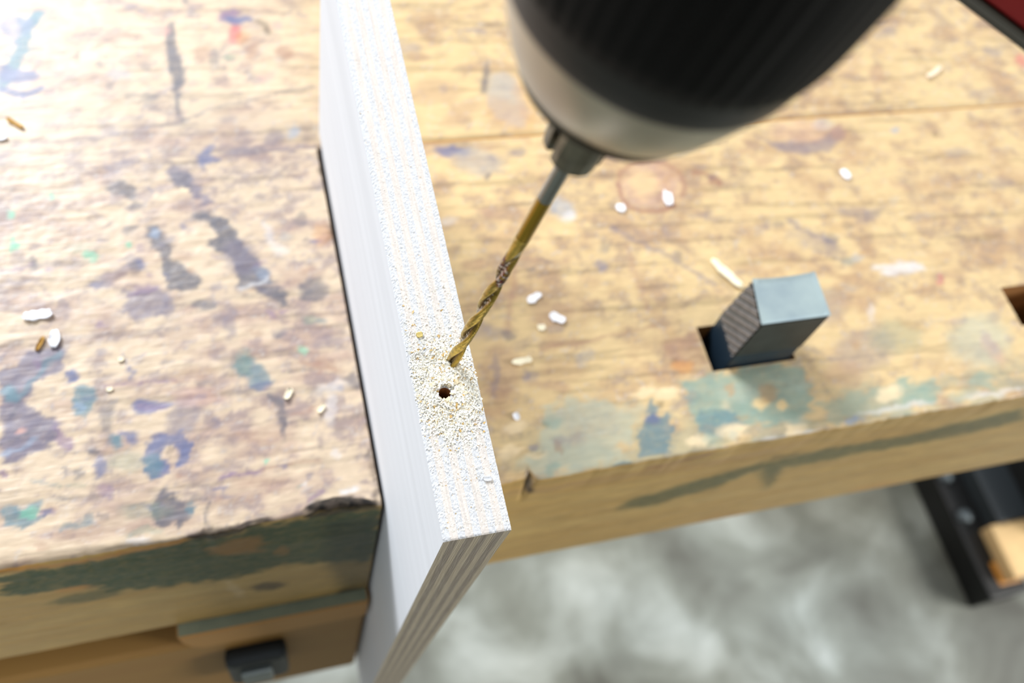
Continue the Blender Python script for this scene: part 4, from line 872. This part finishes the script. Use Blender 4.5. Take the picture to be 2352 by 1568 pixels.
# cleat below the jaw with painted top
cm = mat('cleat wood', (186, 140, 78), rough=.6, noise=.2, nscale=30, stretch=(.3, 2, 2), rgb2=(160, 115, 60))
cp = mat('grey green painted wood', (128, 134, 112), rough=.6, noise=.5, nscale=60, rgb2=(96, 104, 90))
def cleat():
    pts = [(-.0705, -.1205), (.0172, -.1205), (.0172, -.150), (-.0615, -.150), (-.0665, -.143), (-.0695, -.132)]
    y0, y1 = -.0062, .05
    V = [(x, y0, z) for x, z in pts] + [(x, y1, z) for x, z in pts]; n = len(pts)
    F = [tuple(range(n))[::-1], tuple(range(n, 2 * n))] + [(i, (i + 1) % n, n + (i + 1) % n, n + i) for i in range(n)]
    o = mesh('vise_cleat', V, F, None, bench, mats=[cm, cp], fmat=[0, 0, 1, 0, 0, 0, 0, 0], label='short wooden cleat with a grey-green painted top under the vise jaw')
    bm = bmesh.new(); bm.from_mesh(o.data); bmesh.ops.recalc_face_normals(bm, faces=bm.faces)
    bmesh.ops.bevel(bm, geom=bm.edges[:], offset=.0008, segments=2, affect='EDGES'); bm.to_mesh(o.data); bm.free()
    return under(o, BO)
cleat()
lr = mat('lower rail wood', (160, 122, 62), rough=.6, noise=.25, nscale=25, stretch=(.3, 2, 2), rgb2=(150, 104, 54))
body('lower_rail', (-.34, -.004, -.30), (.0172, .05, -.151), lr, .003, 'lower wooden rail below the cleat')
nutm = mat('blackened steel nut', (38, 42, 44), rough=.45, metal=.6)
nutg = mat('grey steel plate', (120, 128, 128), rough=.4, metal=.7)
nut = body('vise_plate', (-.0545, -.014, -.225), (-.0235, -.0035, -.1715), nutm, .004, 'black rounded steel plate on the rail')
box('bolt_head', (-.048, -.0175, -.212), (-.032, -.0135, -.186), nutg, nut, .002, org=BO)
leg_m = mat('bench leg wood', (205, 160, 96), rough=.6, noise=.3, nscale=20, stretch=(2, 2, .3), rgb2=(150, 105, 58))
for lx in (-.30, .56):
    for ly in (.24, .37):
        body('leg', (lx, ly, -.85), (lx + .07, ly + .07, -.1187), leg_m, .003)

# ------------------------------------------------------------------ bench dog
dog_side = mat('dark grey cast steel', (66, 70, 68), rough=.5, metal=.35, noise=.25, nscale=90)
dog_top = mat('blue grey worn steel', (150, 166, 172), rough=.45, metal=.25, noise=.6, nscale=70, rgb2=(178, 194, 192), bump=.0004, bscale=120)
dog_rib = mat('ribbed steel face', (108, 104, 102), rough=.55, metal=.3, noise=.2, nscale=300)
dog_neck = mat('shade blue steel shank', (40, 58, 74), rough=.4, metal=.5)  # shade inside the hole put into the shank as dark blue
dog = empty('bench_dog', (.189, .0453, 0), 'grey steel bench dog with diagonally ribbed face standing in the dog hole', 'bench dog')
DO = Vector((.189, .0453, 0))
def hexa(name, b, t, m, parent, org, mats=None, fmat=None, bevel=.0, label=None):
    V = [Vector(p) - org for p in b + t]
    F = [(3, 2, 1, 0), (4, 5, 6, 7), (0, 1, 5, 4), (1, 2, 6, 5), (2, 3, 7, 6), (3, 0, 4, 7)]
    o = mesh(name, [tuple(v) for v in V], F, m, parent, mats=mats, fmat=fmat, label=label)
    if bevel:
        bm = bmesh.new(); bm.from_mesh(o.data); bmesh.ops.bevel(bm, geom=bm.edges[:], offset=bevel, segments=2, affect='EDGES'); bm.to_mesh(o.data); bm.free()
    return o
yf, yb = .0352, .0556
hexa('head', [(.1722, yf, .0105), (.2050, yf, .0105), (.2062, yb, .0105), (.1735, yb, .0105)],
     [(.1733, yf, .0368), (.2047, yf, .0368), (.2064, yb, .0368), (.1772, yb, .0368)], None, dog, DO, mats=[dog_side], bevel=.0004)
# top plate, slightly dished at the rear edge
tp = []
nn = 12
for j in range(nn + 1):
    for i in range(nn + 1):
        u = i / nn; v = j / nn
        x = (.1728 + u * (.2050 - .1728)) * (1 - v) + (.1769 + u * (.2066 - .1769)) * v
        y = yf + (yb + .0008 * (2 * u - 1) ** 2 - yf) * v
        z = .0372 + .0006 * (max(abs(2 * u - 1), abs(2 * v - 1)) > .86)
        tp.append((x - DO.x, y - DO.y, z))
tf = grid_faces(nn + 1, nn + 1)
dt = mesh('top_face', tp, tf, dog_top, dog, smooth=False, label='pale blue-grey worn top face of the dog')
# ribbed left face
ni, nj = 110, 130
Vr = []
gw = .0033
for j in range(nj + 1):
    for i in range(ni + 1):
        u = i / ni; v = j / nj           # u front->back, v bottom->top
        x = (.1716 * (1 - u) + .1737 * u) * (1 - v) + (.1728 * (1 - u) + .1769 * u) * v
        y = yf + u * (yb - yf); z = .0105 + v * .0265
        s = (-(y - yf) * .67 - (z - .01) * -.74)          # across the grooves
        s = ((z - .01) * .74 + (y - yf) * .67)
        ph = (s / gw) % 1
        groove = max(0, 1 - abs(ph - .5) / .16)
        Vr.append((x - .0004 + .0012 * min(1, groove * 1.6) - DO.x, y - DO.y, z))
mesh('ribbed_face', Vr, grid_faces(nj + 1, ni + 1), dog_rib, dog, label='ribbed gripping face of the dog')
hexa('shank', [(.1745, yf, -.09), (.2045, yf, -.09), (.2045, yb, -.09), (.1745, yb, -.09)],
     [(.1727, yf + .0002, .0106), (.2045, yf + .0002, .0106), (.2045, yb, .0106), (.1737, yb, .0106)], dog_neck, dog, DO, bevel=.0003, label='shank in the hole, shade painted dark blue')

# ------------------------------------------------------------------ plywood board (one object per ply)
t_b = .018; L_b = .2205; H_b = .42; NP = 9
yaw, pit, tilt = -.004093, .044313, .001969
dvec = Vector((-math.sin(yaw) * math.cos(pit), math.cos(yaw) * math.cos(pit), math.sin(pit)))
Xv = Vector((math.cos(yaw) * math.cos(tilt), math.sin(yaw) * math.cos(tilt), math.sin(tilt)))
Xv = (Xv - dvec * (Xv @ dvec)).normalized(); Zv = Xv.cross(dvec)
Ob = Vector((.018189, -.045681, .103962))
Mb = Matrix((Xv, dvec, Zv)).transposed().to_4x4()
board = empty('plywood_board', (0, 0, 0), 'pale plywood board standing on edge, clamped in the tail vise, drilled in its top edge', 'board')
board.matrix_world = Matrix.Translation(Ob - Zv * H_b) @ Mb
hole_c = (.0082, .0397); hole_r = .00168   # local x across, y along
ply_end = mat('end grain ply', (209, 211, 215), rough=.9, noise=.10, nscale=900, bump=.00018, bscale=1500, rgb2=None, spec=.2)
ply_lon = mat('long grain ply', (216, 209, 203), rough=.9, noise=.10, nscale=500, stretch=(3, .12, 1), bump=.00012, bscale=900, spec=.2)
ply_endv = mat('sawn end ply grey', (156, 148, 136), rough=.85, noise=.5, nscale=500, stretch=(3, 3, .15), rgb2=(126, 114, 100), bump=.0002, bscale=700)
ply_lonv = mat('sawn end ply pale', (188, 178, 158), rough=.85, noise=.5, nscale=400, stretch=(4, 4, .1), rgb2=(158, 144, 122), bump=.0002, bscale=700)
veneer = mat('white birch veneer', (226, 229, 235), rough=.7, noise=.05, nscale=60, stretch=(1, .06, 2.2), bump=.0001, bscale=200)
wd = np.array([1.9, 2.1, 1.9, 2.1, 2.0, 2.1, 1.9, 2.1, 1.9]); wd = wd / wd.sum() * t_b; edges = np.concatenate([[0], np.cumsum(wd)])
def top_height(x, y):
    X = x * 1000; Y = y * 1000
    rough = (fbm(X / .36, Y / .36, 101, 3) - .5)
    pid = np.clip(np.searchsorted(edges, x - 1e-7) - 1, 0, NP - 1)
    amp = np.where(pid % 2 == 0, .42, .20)
    fib = (fbm(X / .3, Y / 5, 111, 3) - .5)
    z = rough * amp + fib * np.where(pid % 2 == 0, .05, .22)
    dmm = np.hypot((x - hole_c[0]) * 1000, (y - hole_c[1]) * 1000 * .8)
    z = z + .35 * np.exp(-((dmm - 2.4) / .8) ** 2) * 1.0
    md = np.minimum(x, t_b - x) * 1000
    z = z - .35 * np.exp(-md / .25)
    me_ = np.minimum(y, L_b - y) * 1000
    z = z - .3 * np.exp(-me_ / .3)
    return z / 1000
ygrid = np.concatenate([np.arange(0, .0355, .0004), np.arange(.0355, .0445, .00022), np.arange(.0445, .12, .00045), np.arange(.12, L_b, .0008), [L_b]])
for p in range(NP):
    x0, x1 = edges[p], edges[p + 1]
    st = .00022 if abs((x0 + x1) / 2 - hole_c[0]) < .0035 else .0004
    xg = np.linspace(x0, x1, max(4, int(round((x1 - x0) / st)) + 1))
    XX, YY = np.meshgrid(xg, ygrid)
    d = np.hypot(XX - hole_c[0], YY - hole_c[1])
    near = (d < hole_r + .00018)
    # rim snapping
    XS, YS = XX.copy(), YY.copy()
    rim = (d < hole_r * 1.12) & (d > hole_r * .86)
    if rim.any():
        k = hole_r / d[rim]
        nx_ = hole_c[0] + (XX[rim] - hole_c[0]) * k; ny_ = hole_c[1] + (YY[rim] - hole_c[1]) * k
        keepx = (np.abs(XX[rim] - x0) < 1e-9) | (np.abs(XX[rim] - x1) < 1e-9)
        XS[rim] = np.where(keepx, XX[rim], nx_); YS[rim] = ny_
    ZZ = top_height(XS, YS)
    V = np.stack([XS, YS, H_b + ZZ], -1).reshape(-1, 3)
    d2 = np.hypot((XX[:-1, :-1] + XX[1:, 1:]) / 2 - hole_c[0], (YY[:-1, :-1] + YY[1:, 1:]) / 2 - hole_c[1])
    F = grid_faces(len(ygrid), len(xg), d2 > hole_r * .97).tolist(); fm = [0] * len(F)
    V = V.tolist(); nx = len(xg); ny = len(ygrid)
    def addv(v):
        V.append(v); return len(V) - 1
    # near end, far end
    bn = [addv([x, 0, 0]) for x in xg]; bf = [addv([x, L_b, 0]) for x in xg]
    for i in range(nx - 1):
        F.append((bn[i], bn[i + 1], i + 1, i)); fm.append(1)
        a = (ny - 1) * nx + i; F.append((bf[i + 1], bf[i], a, a + 1)); fm.append(1)
    F.append((bn[0], bf[0], bf[-1], bn[-1])); fm.append(1)
    if p == 0:
        bl_ = [addv([x0, y, 0]) for y in ygrid]
        for j in range(ny - 1): F.append((bl_[j + 1], bl_[j], j * nx, (j + 1) * nx)); fm.append(2)
    if p == NP - 1:
        br_ = [addv([x1, y, 0]) for y in ygrid]
        for j in range(ny - 1): F.append((br_[j], br_[j + 1], (j + 1) * nx + nx - 1, j * nx + nx - 1)); fm.append(2)
    mm = [ply_end, ply_lonv, veneer] if p % 2 == 0 else [ply_lon, ply_endv, veneer]
    mesh('ply', V, F, None, board, smooth=False, mats=mm, fmat=fm)
# drilled hole wall
holem = mat('raw drilled wood', (170, 110, 58), rough=.9, noise=.5, nscale=900, rgb2=(110, 66, 30))
V = []; F = []; n = 40
for k, dz in enumerate((.0, -.002, -.006, -.018)):
    for i in range(n):
        a = 2 * PI * i / n; r = hole_r * (1.0 + .05 * (hnoise(np.array([i]), np.array([k]), 4)[0] - .5))
        V.append((hole_c[0] + r * math.cos(a), hole_c[1] + r * math.sin(a), H_b + .0001 + dz))
for k in range(3):
    for i in range(n): F.append((k * n + i, (k + 1) * n + i, (k + 1) * n + (i + 1) % n, k * n + (i + 1) % n))
F.append(tuple(range(3 * n, 4 * n)))
mesh('drilled_hole', V, F, holem, board, label='small round drilled hole, brown inside')

# ------------------------------------------------------------------ sawdust on the board (one heap of stuff)
dustm = mat('fresh sawdust', (236, 220, 180), rough=.9, attr=True, spec=.1)
def sawdust():
    V = []; F = []; C = []
    cA = s2l((255, 253, 244)); cB = s2l((246, 232, 200)); cC = s2l((214, 180, 118))
    N = 9500
    cnt = 0
    while cnt < N:
        r_ = random.random()
        if r_ < .62:
            x = random.gauss(.0088, .0044); y = random.gauss(.0400, .0065)
        elif r_ < .80:
            x = random.uniform(.0008, .0172); y = random.gauss(.046, .011)
        else:
            x = random.uniform(.0004, .0176); y = .002 + .16 * random.random() ** 1.6
        if not (.0003 < x < .0177 and .001 < y < .215): continue
        dd = math.hypot(x - hole_c[0], y - hole_c[1])
        if dd < .00225: continue
        if dd < .0034 and random.random() < .85: continue
        dens = math.exp(-((x - .009) / .006) ** 2 - ((y - .041) / .009) ** 2)
        s = random.uniform(.00011, .00030) * (1 + .9 * dens) * (.55 if r_ > .8 else 1)
        zt = float(top_height(np.array([x]), np.array([y]))[0])
        z = zt + random.random() * .0012 * dens + s * .2
        R = Matrix.Rotation(random.uniform(0, 2 * PI), 3, 'Z') @ Matrix.Rotation(random.uniform(-.6, .6), 3, 'X') @ Matrix.Rotation(random.uniform(-.5, .5), 3, 'Y')
        ln = s * random.uniform(1.0, 2.6); w = s * random.uniform(.4, .9); cu = s * random.uniform(-.6, .9)
        n0 = len(V)
        for a, b, c_ in ((-ln, -w, -cu), (-ln, w, -cu), (0, w * 1.2, cu), (0, -w * 1.2, cu), (ln, w * .8, -cu), (ln, -w * .8, -cu), (0, 0, cu - s * .5)):
            q = R @ Vector((a, b, c_)); V.append((x + q.x, y + q.y, H_b + z + q.z))
        F += [(n0, n0 + 1, n0 + 2, n0 + 3), (n0 + 3, n0 + 2, n0 + 4, n0 + 5), (n0, n0 + 3, n0 + 6), (n0 + 3, n0 + 5, n0 + 6), (n0 + 1, n0 + 6, n0 + 2), (n0 + 2, n0 + 6, n0 + 4)]
        k = random.random(); cc = cA if k < .66 + .3 * (1 - dens) else (cB if k < .955 else cC)
        cc = np.asarray(cc) * random.uniform(.85, 1.0)
        C += [cc] * 7
        cnt += 1
    o = mesh('sawdust', V, F, dustm, None, smooth=False, colors=np.array(C))
    o.matrix_world = board.matrix_world.copy()
    o['label'] = 'loose pale sawdust heaped around the drilled hole on the plywood edge'; o['category'] = 'sawdust'; o['kind'] = 'stuff'
sawdust()

# ------------------------------------------------------------------ drill bit and drill
tip = Vector((.0303, .0028, .1056)); end = Vector((.0385, -.0045, .1963)); ax = (end - tip).normalized()
ux = Vector((.862, .507, 0)); ux = (ux - ax * (ux @ ax)).normalized(); uy = ax.cross(ux)
AM = Matrix((ux, uy, ax)).transposed().to_4x4()
gold = mat('titanium gold coating', (190, 150, 50), rough=.28, metal=1.0, attr=True, noise=.25, nscale=900)
def drill_bit():
    root = empty('drill_bit', (0, 0, 0), 'thin gold twist drill bit with a steel shank, its tip on the plywood', 'drill bit')
    root.matrix_world = Matrix.Translation(tip) @ AM
    na = 48; R = .00182; ss = np.concatenate([np.linspace(0, .0012, 6), np.linspace(.0012, .068, 260)[1:]])
    V = []; C = []
    G1 = s2l((196, 166, 76)); BR = s2l((84, 60, 26)); RS = s2l((110, 52, 42)); WH = s2l((215, 205, 195))
    for s in ss:
        cone = min(1, s / .0011 + .04)
        depth = .72 * (1 - sstep(.052, .066, np.array(s)))
        tw = 2 * PI * s / .0345 + 1.15
        Rs = R if s < .05 else R - (R - .00165) * float(sstep(.05, .056, np.array(s)))
        for i in range(na):
            a = 2 * PI * i / na
            ph = ((a - tw) % PI) / PI          # two flutes
            g = math.exp(-((ph - .5) / .21) ** 4)
            r = Rs * (1 - depth * g)
            if ph > .90 or ph < .04: r *= 1.0
            elif g < .2: r *= .965
            r *= cone
            V.append((r * math.cos(a), r * math.sin(a), s))
            nz_ = float(fbm(np.array([s * 1200]), np.array([a * 1.5]), 7, 3)[0])
            gg = min(1, .95 * g * depth / .72); c = G1 * (1 - gg) + BR * gg
            c = c * (.75 + .5 * nz_)
            band = math.exp(-((s - (.0535 + .003 * math.sin(a))) / .0042) ** 4)
            m_ = min(1, band * (1.3 if nz_ > .42 else .35)); c = c * (1 - m_) + (WH if nz_ > .66 else RS) * m_
            if g > .6 and nz_ > .60: c = WH * .9 + c * .1 if s > .012 else c
            C.append(c)
    F = []
    for j in range(len(ss) - 1):
        for i in range(na): F.append((j * na + i, j * na + (i + 1) % na, (j + 1) * na + (i + 1) % na, (j + 1) * na + i))
    F.append(tuple(range(na))[::-1])
    mesh('fluted_body', V, F, gold, root, smooth=False, colors=np.array(C), label='gold spiral flutes with brown resin and dust')
    def cyl(name, s0, s1, r, m, label=None):
        V = []; F = []
        for j, s in enumerate(np.linspace(s0, s1, 6)):
            for i in range(na): a = 2 * PI * i / na; V.append((r * math.cos(a), r * math.sin(a), s))
        for j in range(5):
            for i in range(na): F.append((j * na + i, j * na + (i + 1) % na, (j + 1) * na + (i + 1) % na, (j + 1) * na + i))
        mesh(name, V, F, m, root, smooth=True, label=label)
    cyl('gold_neck', .0675, .0822, .00165, mat('smooth gold coating', (166, 134, 44), rough=.14, metal=1.0), 'smooth gold part of the shank')
    cyl('steel_shank', .0822, .125, .00163, mat('bright steel', (140, 142, 138), rough=.14, metal=1.0), 'bare steel shank')
drill_bit()

drill = empty('cordless_drill', (0, 0, 0), 'cordless drill held upright, silver-nosed black chuck and red and black body', 'drill')
nose = tip + ax * .1175
drill.matrix_world = Matrix.Translation(nose) @ AM
steel_j = mat('worn dark jaw steel', (118, 114, 100), rough=.33, metal=.9, noise=.3, nscale=300)
silver = mat('satin silver nose ring', (188, 180, 162), rough=.32, metal=.85)
silver_d = mat('dark groove steel', (84, 78, 66), rough=.4, metal=.8)
black = mat('black rubber sleeve', (9, 9, 9), rough=.65, spec=.2, noise=.2, nscale=300)
blackp = mat('black plastic', (24, 24, 24), rough=.5)
redp = mat('red plastic housing', (150, 12, 12), rough=.4)
greyp = mat('dark grey rubber', (84, 82, 72), rough=.6)
def lathe(name, prof, m, parent, n=128, smooth=True, label=None, rib=None):
    V = []; F = []
    for (s, r) in prof:
        for i in range(n):
            a = 2 * PI * i / n; rr = r
            if rib: rr = r + rib(a, s)
            V.append((rr * math.cos(a), rr * math.sin(a), s))
    for j in range(len(prof) - 1):
        for i in range(n): F.append((j * n + i, j * n + (i + 1) % n, (j + 1) * n + (i + 1) % n, (j + 1) * n + i))
    return mesh(name, V, F, m, parent, smooth=smooth, label=label)
D0 = .1175
lathe('nose_plate', [(-.0002, .004), (-.0002, .0150), (.0001, .0162), (.0007, .0168)], silver, drill, label='front rim of the chuck')
lathe('groove', [(.0006, .0168), (.0010, .0161), (.0026, .0164), (.0030, .0172)], silver_d, drill, label='dark groove behind the rim')
lathe('nose_ring', [(.0029, .0171), (.0034, .0180), (.0060, .0196), (.0110, .0217), (.0172, .0240), (.0186, .0243)], silver, drill, label='satin silver conical ring')
def rib(a, s):
    k = float(sstep(.022, .028, np.array(s)))
    return .00018 * k * (1 if (a * 60 / (2 * PI)) % 1 < .55 else -1)
lathe('chuck_sleeve', [(.0248, .0250), (.0250, .0258), (.0280, .0263), (.0300, .0265), (.0400, .0270), (.0560, .0270), (.0580, .0260), (.0585, .020)], black, drill, n=240, label='ribbed black chuck sleeve', rib=rib)
lathe('collar_ring', [(.0184, .0225), (.0184, .0243), (.0192, .0247), (.0225, .0253), (.0250, .0257)], mat('dark grey collar', (15, 14, 13), rough=.45), drill, label='dark grey collar between silver ring and black sleeve')
# three jaws
def jaw(k):
    a0 = k * 2 * PI / 3 + JAW0
    half = math.radians(49); segs = 6
    prof = [(-.0196, .0017, .0054), (-.0190, .0016, .0061), (-.0150, .0016, .0064), (.0, .0016, .0066), (.004, .0016, .0067)]
    V = []; F = []; m = 2 * (segs + 1)
    for s, ri, ro in prof:
        for i in range(segs + 1):
            a = a0 - half + 2 * half * i / segs
            rr = ro * (1 - .10 * abs(2 * i / segs - 1) ** 3)
            V.append((rr * math.cos(a), rr * math.sin(a), s))
        for i in range(segs, -1, -1):
            a = a0 - half * .8 + 1.6 * half * i / segs
            V.append((ri * math.cos(a), ri * math.sin(a), s))
    for j in range(len(prof) - 1):
        for i in range(m): F.append((j * m + i, j * m + (i + 1) % m, (j + 1) * m + (i + 1) % m, (j + 1) * m + i))
    F.append(tuple(range(m))[::-1]); F.append(tuple(range((len(prof) - 1) * m, len(prof) * m)))
    mesh('chuck_jaw', V, F, steel_j, drill, smooth=False)
JAW0 = 1.7
for k in range(3): jaw(k)
# gearbox, motor housing, handle and battery (mostly above the frame)
lathe('clutch_collar', [(.0585, .018), (.059, .024), (.060, .0255), (.078, .0265), (.080, .024)], blackp, drill, n=64)
lathe('gear_housing', [(.079, .022), (.080, .0270), (.090, .0285), (.110, .0290), (.112, .027)], greyp, drill, n=64)
lathe('motor_housing', [(.110, .026), (.112, .0305), (.150, .0315), (.190, .0300), (.205, .024), (.208, .0)], redp, drill, n=64)
def local(p): return drill.matrix_world.inverted() @ Vector(p)
def solid(name, pts_b, pts_t, m, parent=drill, bevel=.002, label=None):
    b = [local(p) for p in pts_b]; t = [local(p) for p in pts_t]
    o = hexa(name, b, t, m, parent, Vector((0, 0, 0)))
    bm = bmesh.new(); bm.from_mesh(o.data); bmesh.ops.recalc_face_normals(bm, faces=bm.faces)
    bmesh.ops.bevel(bm, geom=bm.edges[:], offset=bevel, segments=3, affect='EDGES'); bm.to_mesh(o.data); bm.free()
    if label: o['label'] = label
    return o
P1 = Vector((.1161, .0071, 0)); dl = Vector((.493, -.870, 0)).normalized(); dn = Vector((.870, .493, 0)).normalized()
def blk(z0, z1, a0, a1, b0, b1, shrink=0):
    c = [P1 + dl * a0 + dn * b0, P1 + dl * a1 + dn * b0, P1 + dl * a1 + dn * b1, P1 + dl * a0 + dn * b1]
    return [Vector((p.x, p.y, z0)) for p in c], [Vector((p.x, p.y, z1)) for p in c]
pb, pt_ = blk(.2245, .2266, -.045, .045, 0.0, .085); solid('battery_base', pb, pt_, greyp, bevel=.0006, label='dark grey rubber base of the battery')
pb, pt_ = blk(.2264, .300, -.044, .044, .001, .084); solid('battery_pack', pb, pt_, redp, bevel=.0015, label='red battery pack')
c0 = nose + ax * .15
hb = [Vector(p) for p in ((c0.x, c0.y - .016, c0.z - .022), (c0.x, c0.y + .016, c0.z - .022), (c0.x + .02, c0.y + .016, c0.z + .022), (c0.x + .02, c0.y - .016, c0.z + .022))]
e0 = P1 + dn * .04 + Vector((0, 0, .299))
ht = [Vector(p) for p in ((e0.x - .01, e0.y - .018, e0.z - .012), (e0.x - .01, e0.y + .018, e0.z - .012), (e0.x + .02, e0.y + .018, e0.z + .02), (e0.x + .02, e0.y - .018, e0.z + .02))]
solid('handle', hb, ht, blackp, bevel=.006)

# ------------------------------------------------------------------ chips and flakes on the bench
white = mat('white flake', (248, 249, 255), rough=.6)
cream = mat('pale wood chip', (246, 236, 208), rough=.7)
tanm = mat('golden wood sliver', (186, 140, 52), rough=.6)
def chip(name, x, y, lx, ly, h, ang, m, label, cat, group, curl=.5, seed=0, lift=0.0):
    r = random.Random(seed); V = []; F = []; n = 10; mm = 5
    for i in range(n + 1):
        u = i / n * 2 - 1
        for j in range(mm + 1):
            v = j / mm * 2 - 1
            w = math.sqrt(max(0.05, 1 - abs(u) ** 5)) * (1 + .22 * r.uniform(-1, 1))
            z = h * (.35 + curl * u * u * .8 + .25 * v * v)
            V.append((lx * u * (1 + .06 * r.uniform(-1, 1)), ly * v * w, z))
    N = (n + 1) * (mm + 1)
    th = h * .45
    V += [(a, b, max(.00005, c - th)) for a, b, c in V]
    ff = grid_faces(n + 1, mm + 1)
    F = [tuple(int(q) for q in f)[::-1] for f in ff] + [tuple(int(q) + N for q in f) for f in ff]
    ring = [j for j in range(mm + 1)] + [i * (mm + 1) + mm for i in range(1, n + 1)] + [n * (mm + 1) + j for j in range(mm - 1, -1, -1)] + [i * (mm + 1) for i in range(n - 1, 0, -1)]
    for k in range(len(ring)):
        a, b = ring[k], ring[(k + 1) % len(ring)]; F.append((a, b, b + N, a + N))
    o = mesh(name, V, F, m, None, smooth=True)
    bm = bmesh.new(); bm.from_mesh(o.data); bmesh.ops.recalc_face_normals(bm, faces=bm.faces); bm.to_mesh(o.data); bm.free()
    o.location = (x / 1000, y / 1000, .0001 + lift); o.rotation_euler = (0, 0, math.radians(ang))
    o['label'] = label; o['category'] = cat; o['group'] = group
    return o
GL = 'flakes and chips on the left vise jaw'; GR = 'flakes and chips on the right worktop'
chip('paper_flake', -98.3, 97.6, .0052, .0019, .0016, 3, white, 'longest bright white flake lying flat at the left edge, above the large violet stain', 'flake', GL, seed=1)
chip('paper_flake', -92.6, 86.3, .0019, .0034, .0016, -8, white, 'stubby white flake standing just above the tip of the large violet stain', 'flake', GL, seed=2)
chip('wood_sliver', -97.6, 85.2, .0008, .0030, .0012, -25, tanm, 'short golden shadow piece between the two bright white flakes', 'wood sliver', GL, seed=3)  # golden piece stands in for the shadow under the flakes
chip('wood_sliver', -106.5, 194.4, .0046, .0009, .0012, -42, tanm, 'lone golden-brown sliver near the left edge below the blue scrawl', 'wood sliver', GL, seed=4)
chip('paper_flake', -112.3, 186.9, .0028, .0016, .0012, 0, white, 'white flake cut off by the left frame edge below the golden sliver', 'flake', GL, seed=5)
chip('wood_chip', -69.8, 74.5, .0011, .0010, .0009, 20, cream, 'tiny pale crumb at the top of the thin blue mark on the jaw', 'wood chip', GL, seed=6)
chip('wood_chip', -74.3, 62.4, .0012, .0009, .0009, 10, cream, 'tiny cream crumb beside the violet teardrop stain', 'wood chip', GL, seed=7)
chip('wood_chip', -10.6, 50.4, .0025, .0012, .0016, 55, cream, 'cream wood chip beside the long grey stain near the board', 'wood chip', GL, seed=8)
chip('wood_chip', .9, 42.4, .0021, .0009, .0013, 48, cream, 'small narrow cream chip closest to the board on the vise jaw', 'wood chip', GL, seed=9)
chip('paper_flake', 97, 80.4, .0038, .0017, .0012, 30, white, 'slanted white flake right of the drill bit flutes', 'flake', GR, seed=11)
chip('paper_flake', 104.6, 69.2, .0036, .0021, .0013, -35, white, 'plump white flake below the slanted one, right of the drill tip', 'flake', GR, seed=12)
chip('wood_chip', 96.6, 65.8, .0018, .0015, .001, 0, cream, 'small round cream flake just left of the plump white one', 'wood chip', GR, seed=13)
chip('wood_chip', 84, 51.2, .0044, .0014, .0014, 3, cream, 'elongated cream wood chip level with the drill tip, right of the board', 'wood chip', GR, seed=14)
chip('paper_flake', 150.8, 123.3, .0023, .0022, .0012, 0, white, 'round white flake just left of the brown ring mark', 'flake', GR, seed=15)
chip('paper_flake', 176.2, 126.3, .0023, .0040, .0014, -12, white, 'tall white flake lying inside the brown ring mark', 'flake', GR, seed=16)
chip('paper_flake', 277.6, 131.6, .0023, .0028, .0012, 15, white, 'small white flake alone on the bare wood above the bench dog', 'flake', GR, seed=17)
chip('wood_curl', 366, 196.5, .0075, .0013, .0018, 28, mat('pale curl', (244, 226, 200), rough=.7), 'long pale wood curl behind the joint at the upper right', 'wood curl', GR, seed=18)
chip('wood_chip', 75.8, 27.3, .0013, .0017, .001, 10, white, 'small whitish speck near the front edge, right of the board', 'wood chip', GR, seed=19)
# splinter behind the dog
sp = chip('wood_splinter', 190.5, 81.2, .0092, .0021, .0026, -60, cream, 'pale wood splinter leaning against the back corner of the bench dog', 'wood splinter', GR, curl=.2, seed=20)
# crumbs on the board edge
def crumb(x, y, s, m, label, sx=1.6):
    o = chip('wood_crumb', 0, 0, s * sx, s, s * .9, random.uniform(-20, 40), m, label, 'wood crumb', 'crumbs on the plywood edge', seed=int(y * 1e5))
    q = board.matrix_world @ Vector((x, y, H_b + float(top_height(np.array([x]), np.array([y]))[0])))
    o.location = q; return o
crumb(.0146, .0142, .00075, ply_end, 'grey crumb near the front end of the plywood edge, by its right side')
crumb(.0046, .0580, .0008, mat('tan crumb', (200, 180, 110), rough=.8), 'tan-green crumb on the plywood edge left of the drill tip', 1.2)

# ------------------------------------------------------------------ dark stand on the floor, lower right
st = empty('metal_stand', (.95, .1, -.85), 'black bolted metal foot with a pale wooden end block on the concrete floor', 'stand')
SO = Vector((.95, .1, -.85))
blm = mat('black painted steel', (10, 11, 12), rough=.5)
chm = mat('charcoal painted steel', (38, 44, 48), rough=.5)
boltm = mat('bolt steel', (96, 104, 108), rough=.5, metal=.6)
pale = mat('pale planed wood', (232, 196, 140), rough=.6, noise=.2, nscale=20)
orang = mat('orange varnished wood', (196, 132, 40), rough=.5)
box('foot_rail', (.905, -.018, -.85), (.972, .62, -.80), blm, st, .003, org=SO)
box('top_strip', (.948, .075, -.80), (1.01, .62, -.77), chm, st, .002, org=SO)
box('cabinet_side', (1.005, .045, -.85), (1.5, .60, -.72), blm, st, .004, org=SO)
box('end_block', (.936, .0, -.80), (.999, .075, -.775), pale, st, .003, org=SO, label='pale wooden end block')
box('block_side', (.928, -.003, -.8499), (.966, .03, -.799), orang, st, .002, org=SO, label='orange varnished wood piece')
for by in (.098, .160):
    V = []; F = []; n = 20
    for s, r in ((0, .011), (.006, .0105), (.009, .007), (.010, 0.0001)):
        for i in range(n): a = 2 * PI * i / n; V.append((.922 + r * math.cos(a) - SO.x, by + r * math.sin(a) - SO.y, -.80 + s - SO.z))
    for j in range(3):
        for i in range(n): F.append((j * n + i, j * n + (i + 1) % n, (j + 1) * n + (i + 1) % n, (j + 1) * n + i))
    mesh('bolt', V, F, boltm, st, smooth=True)
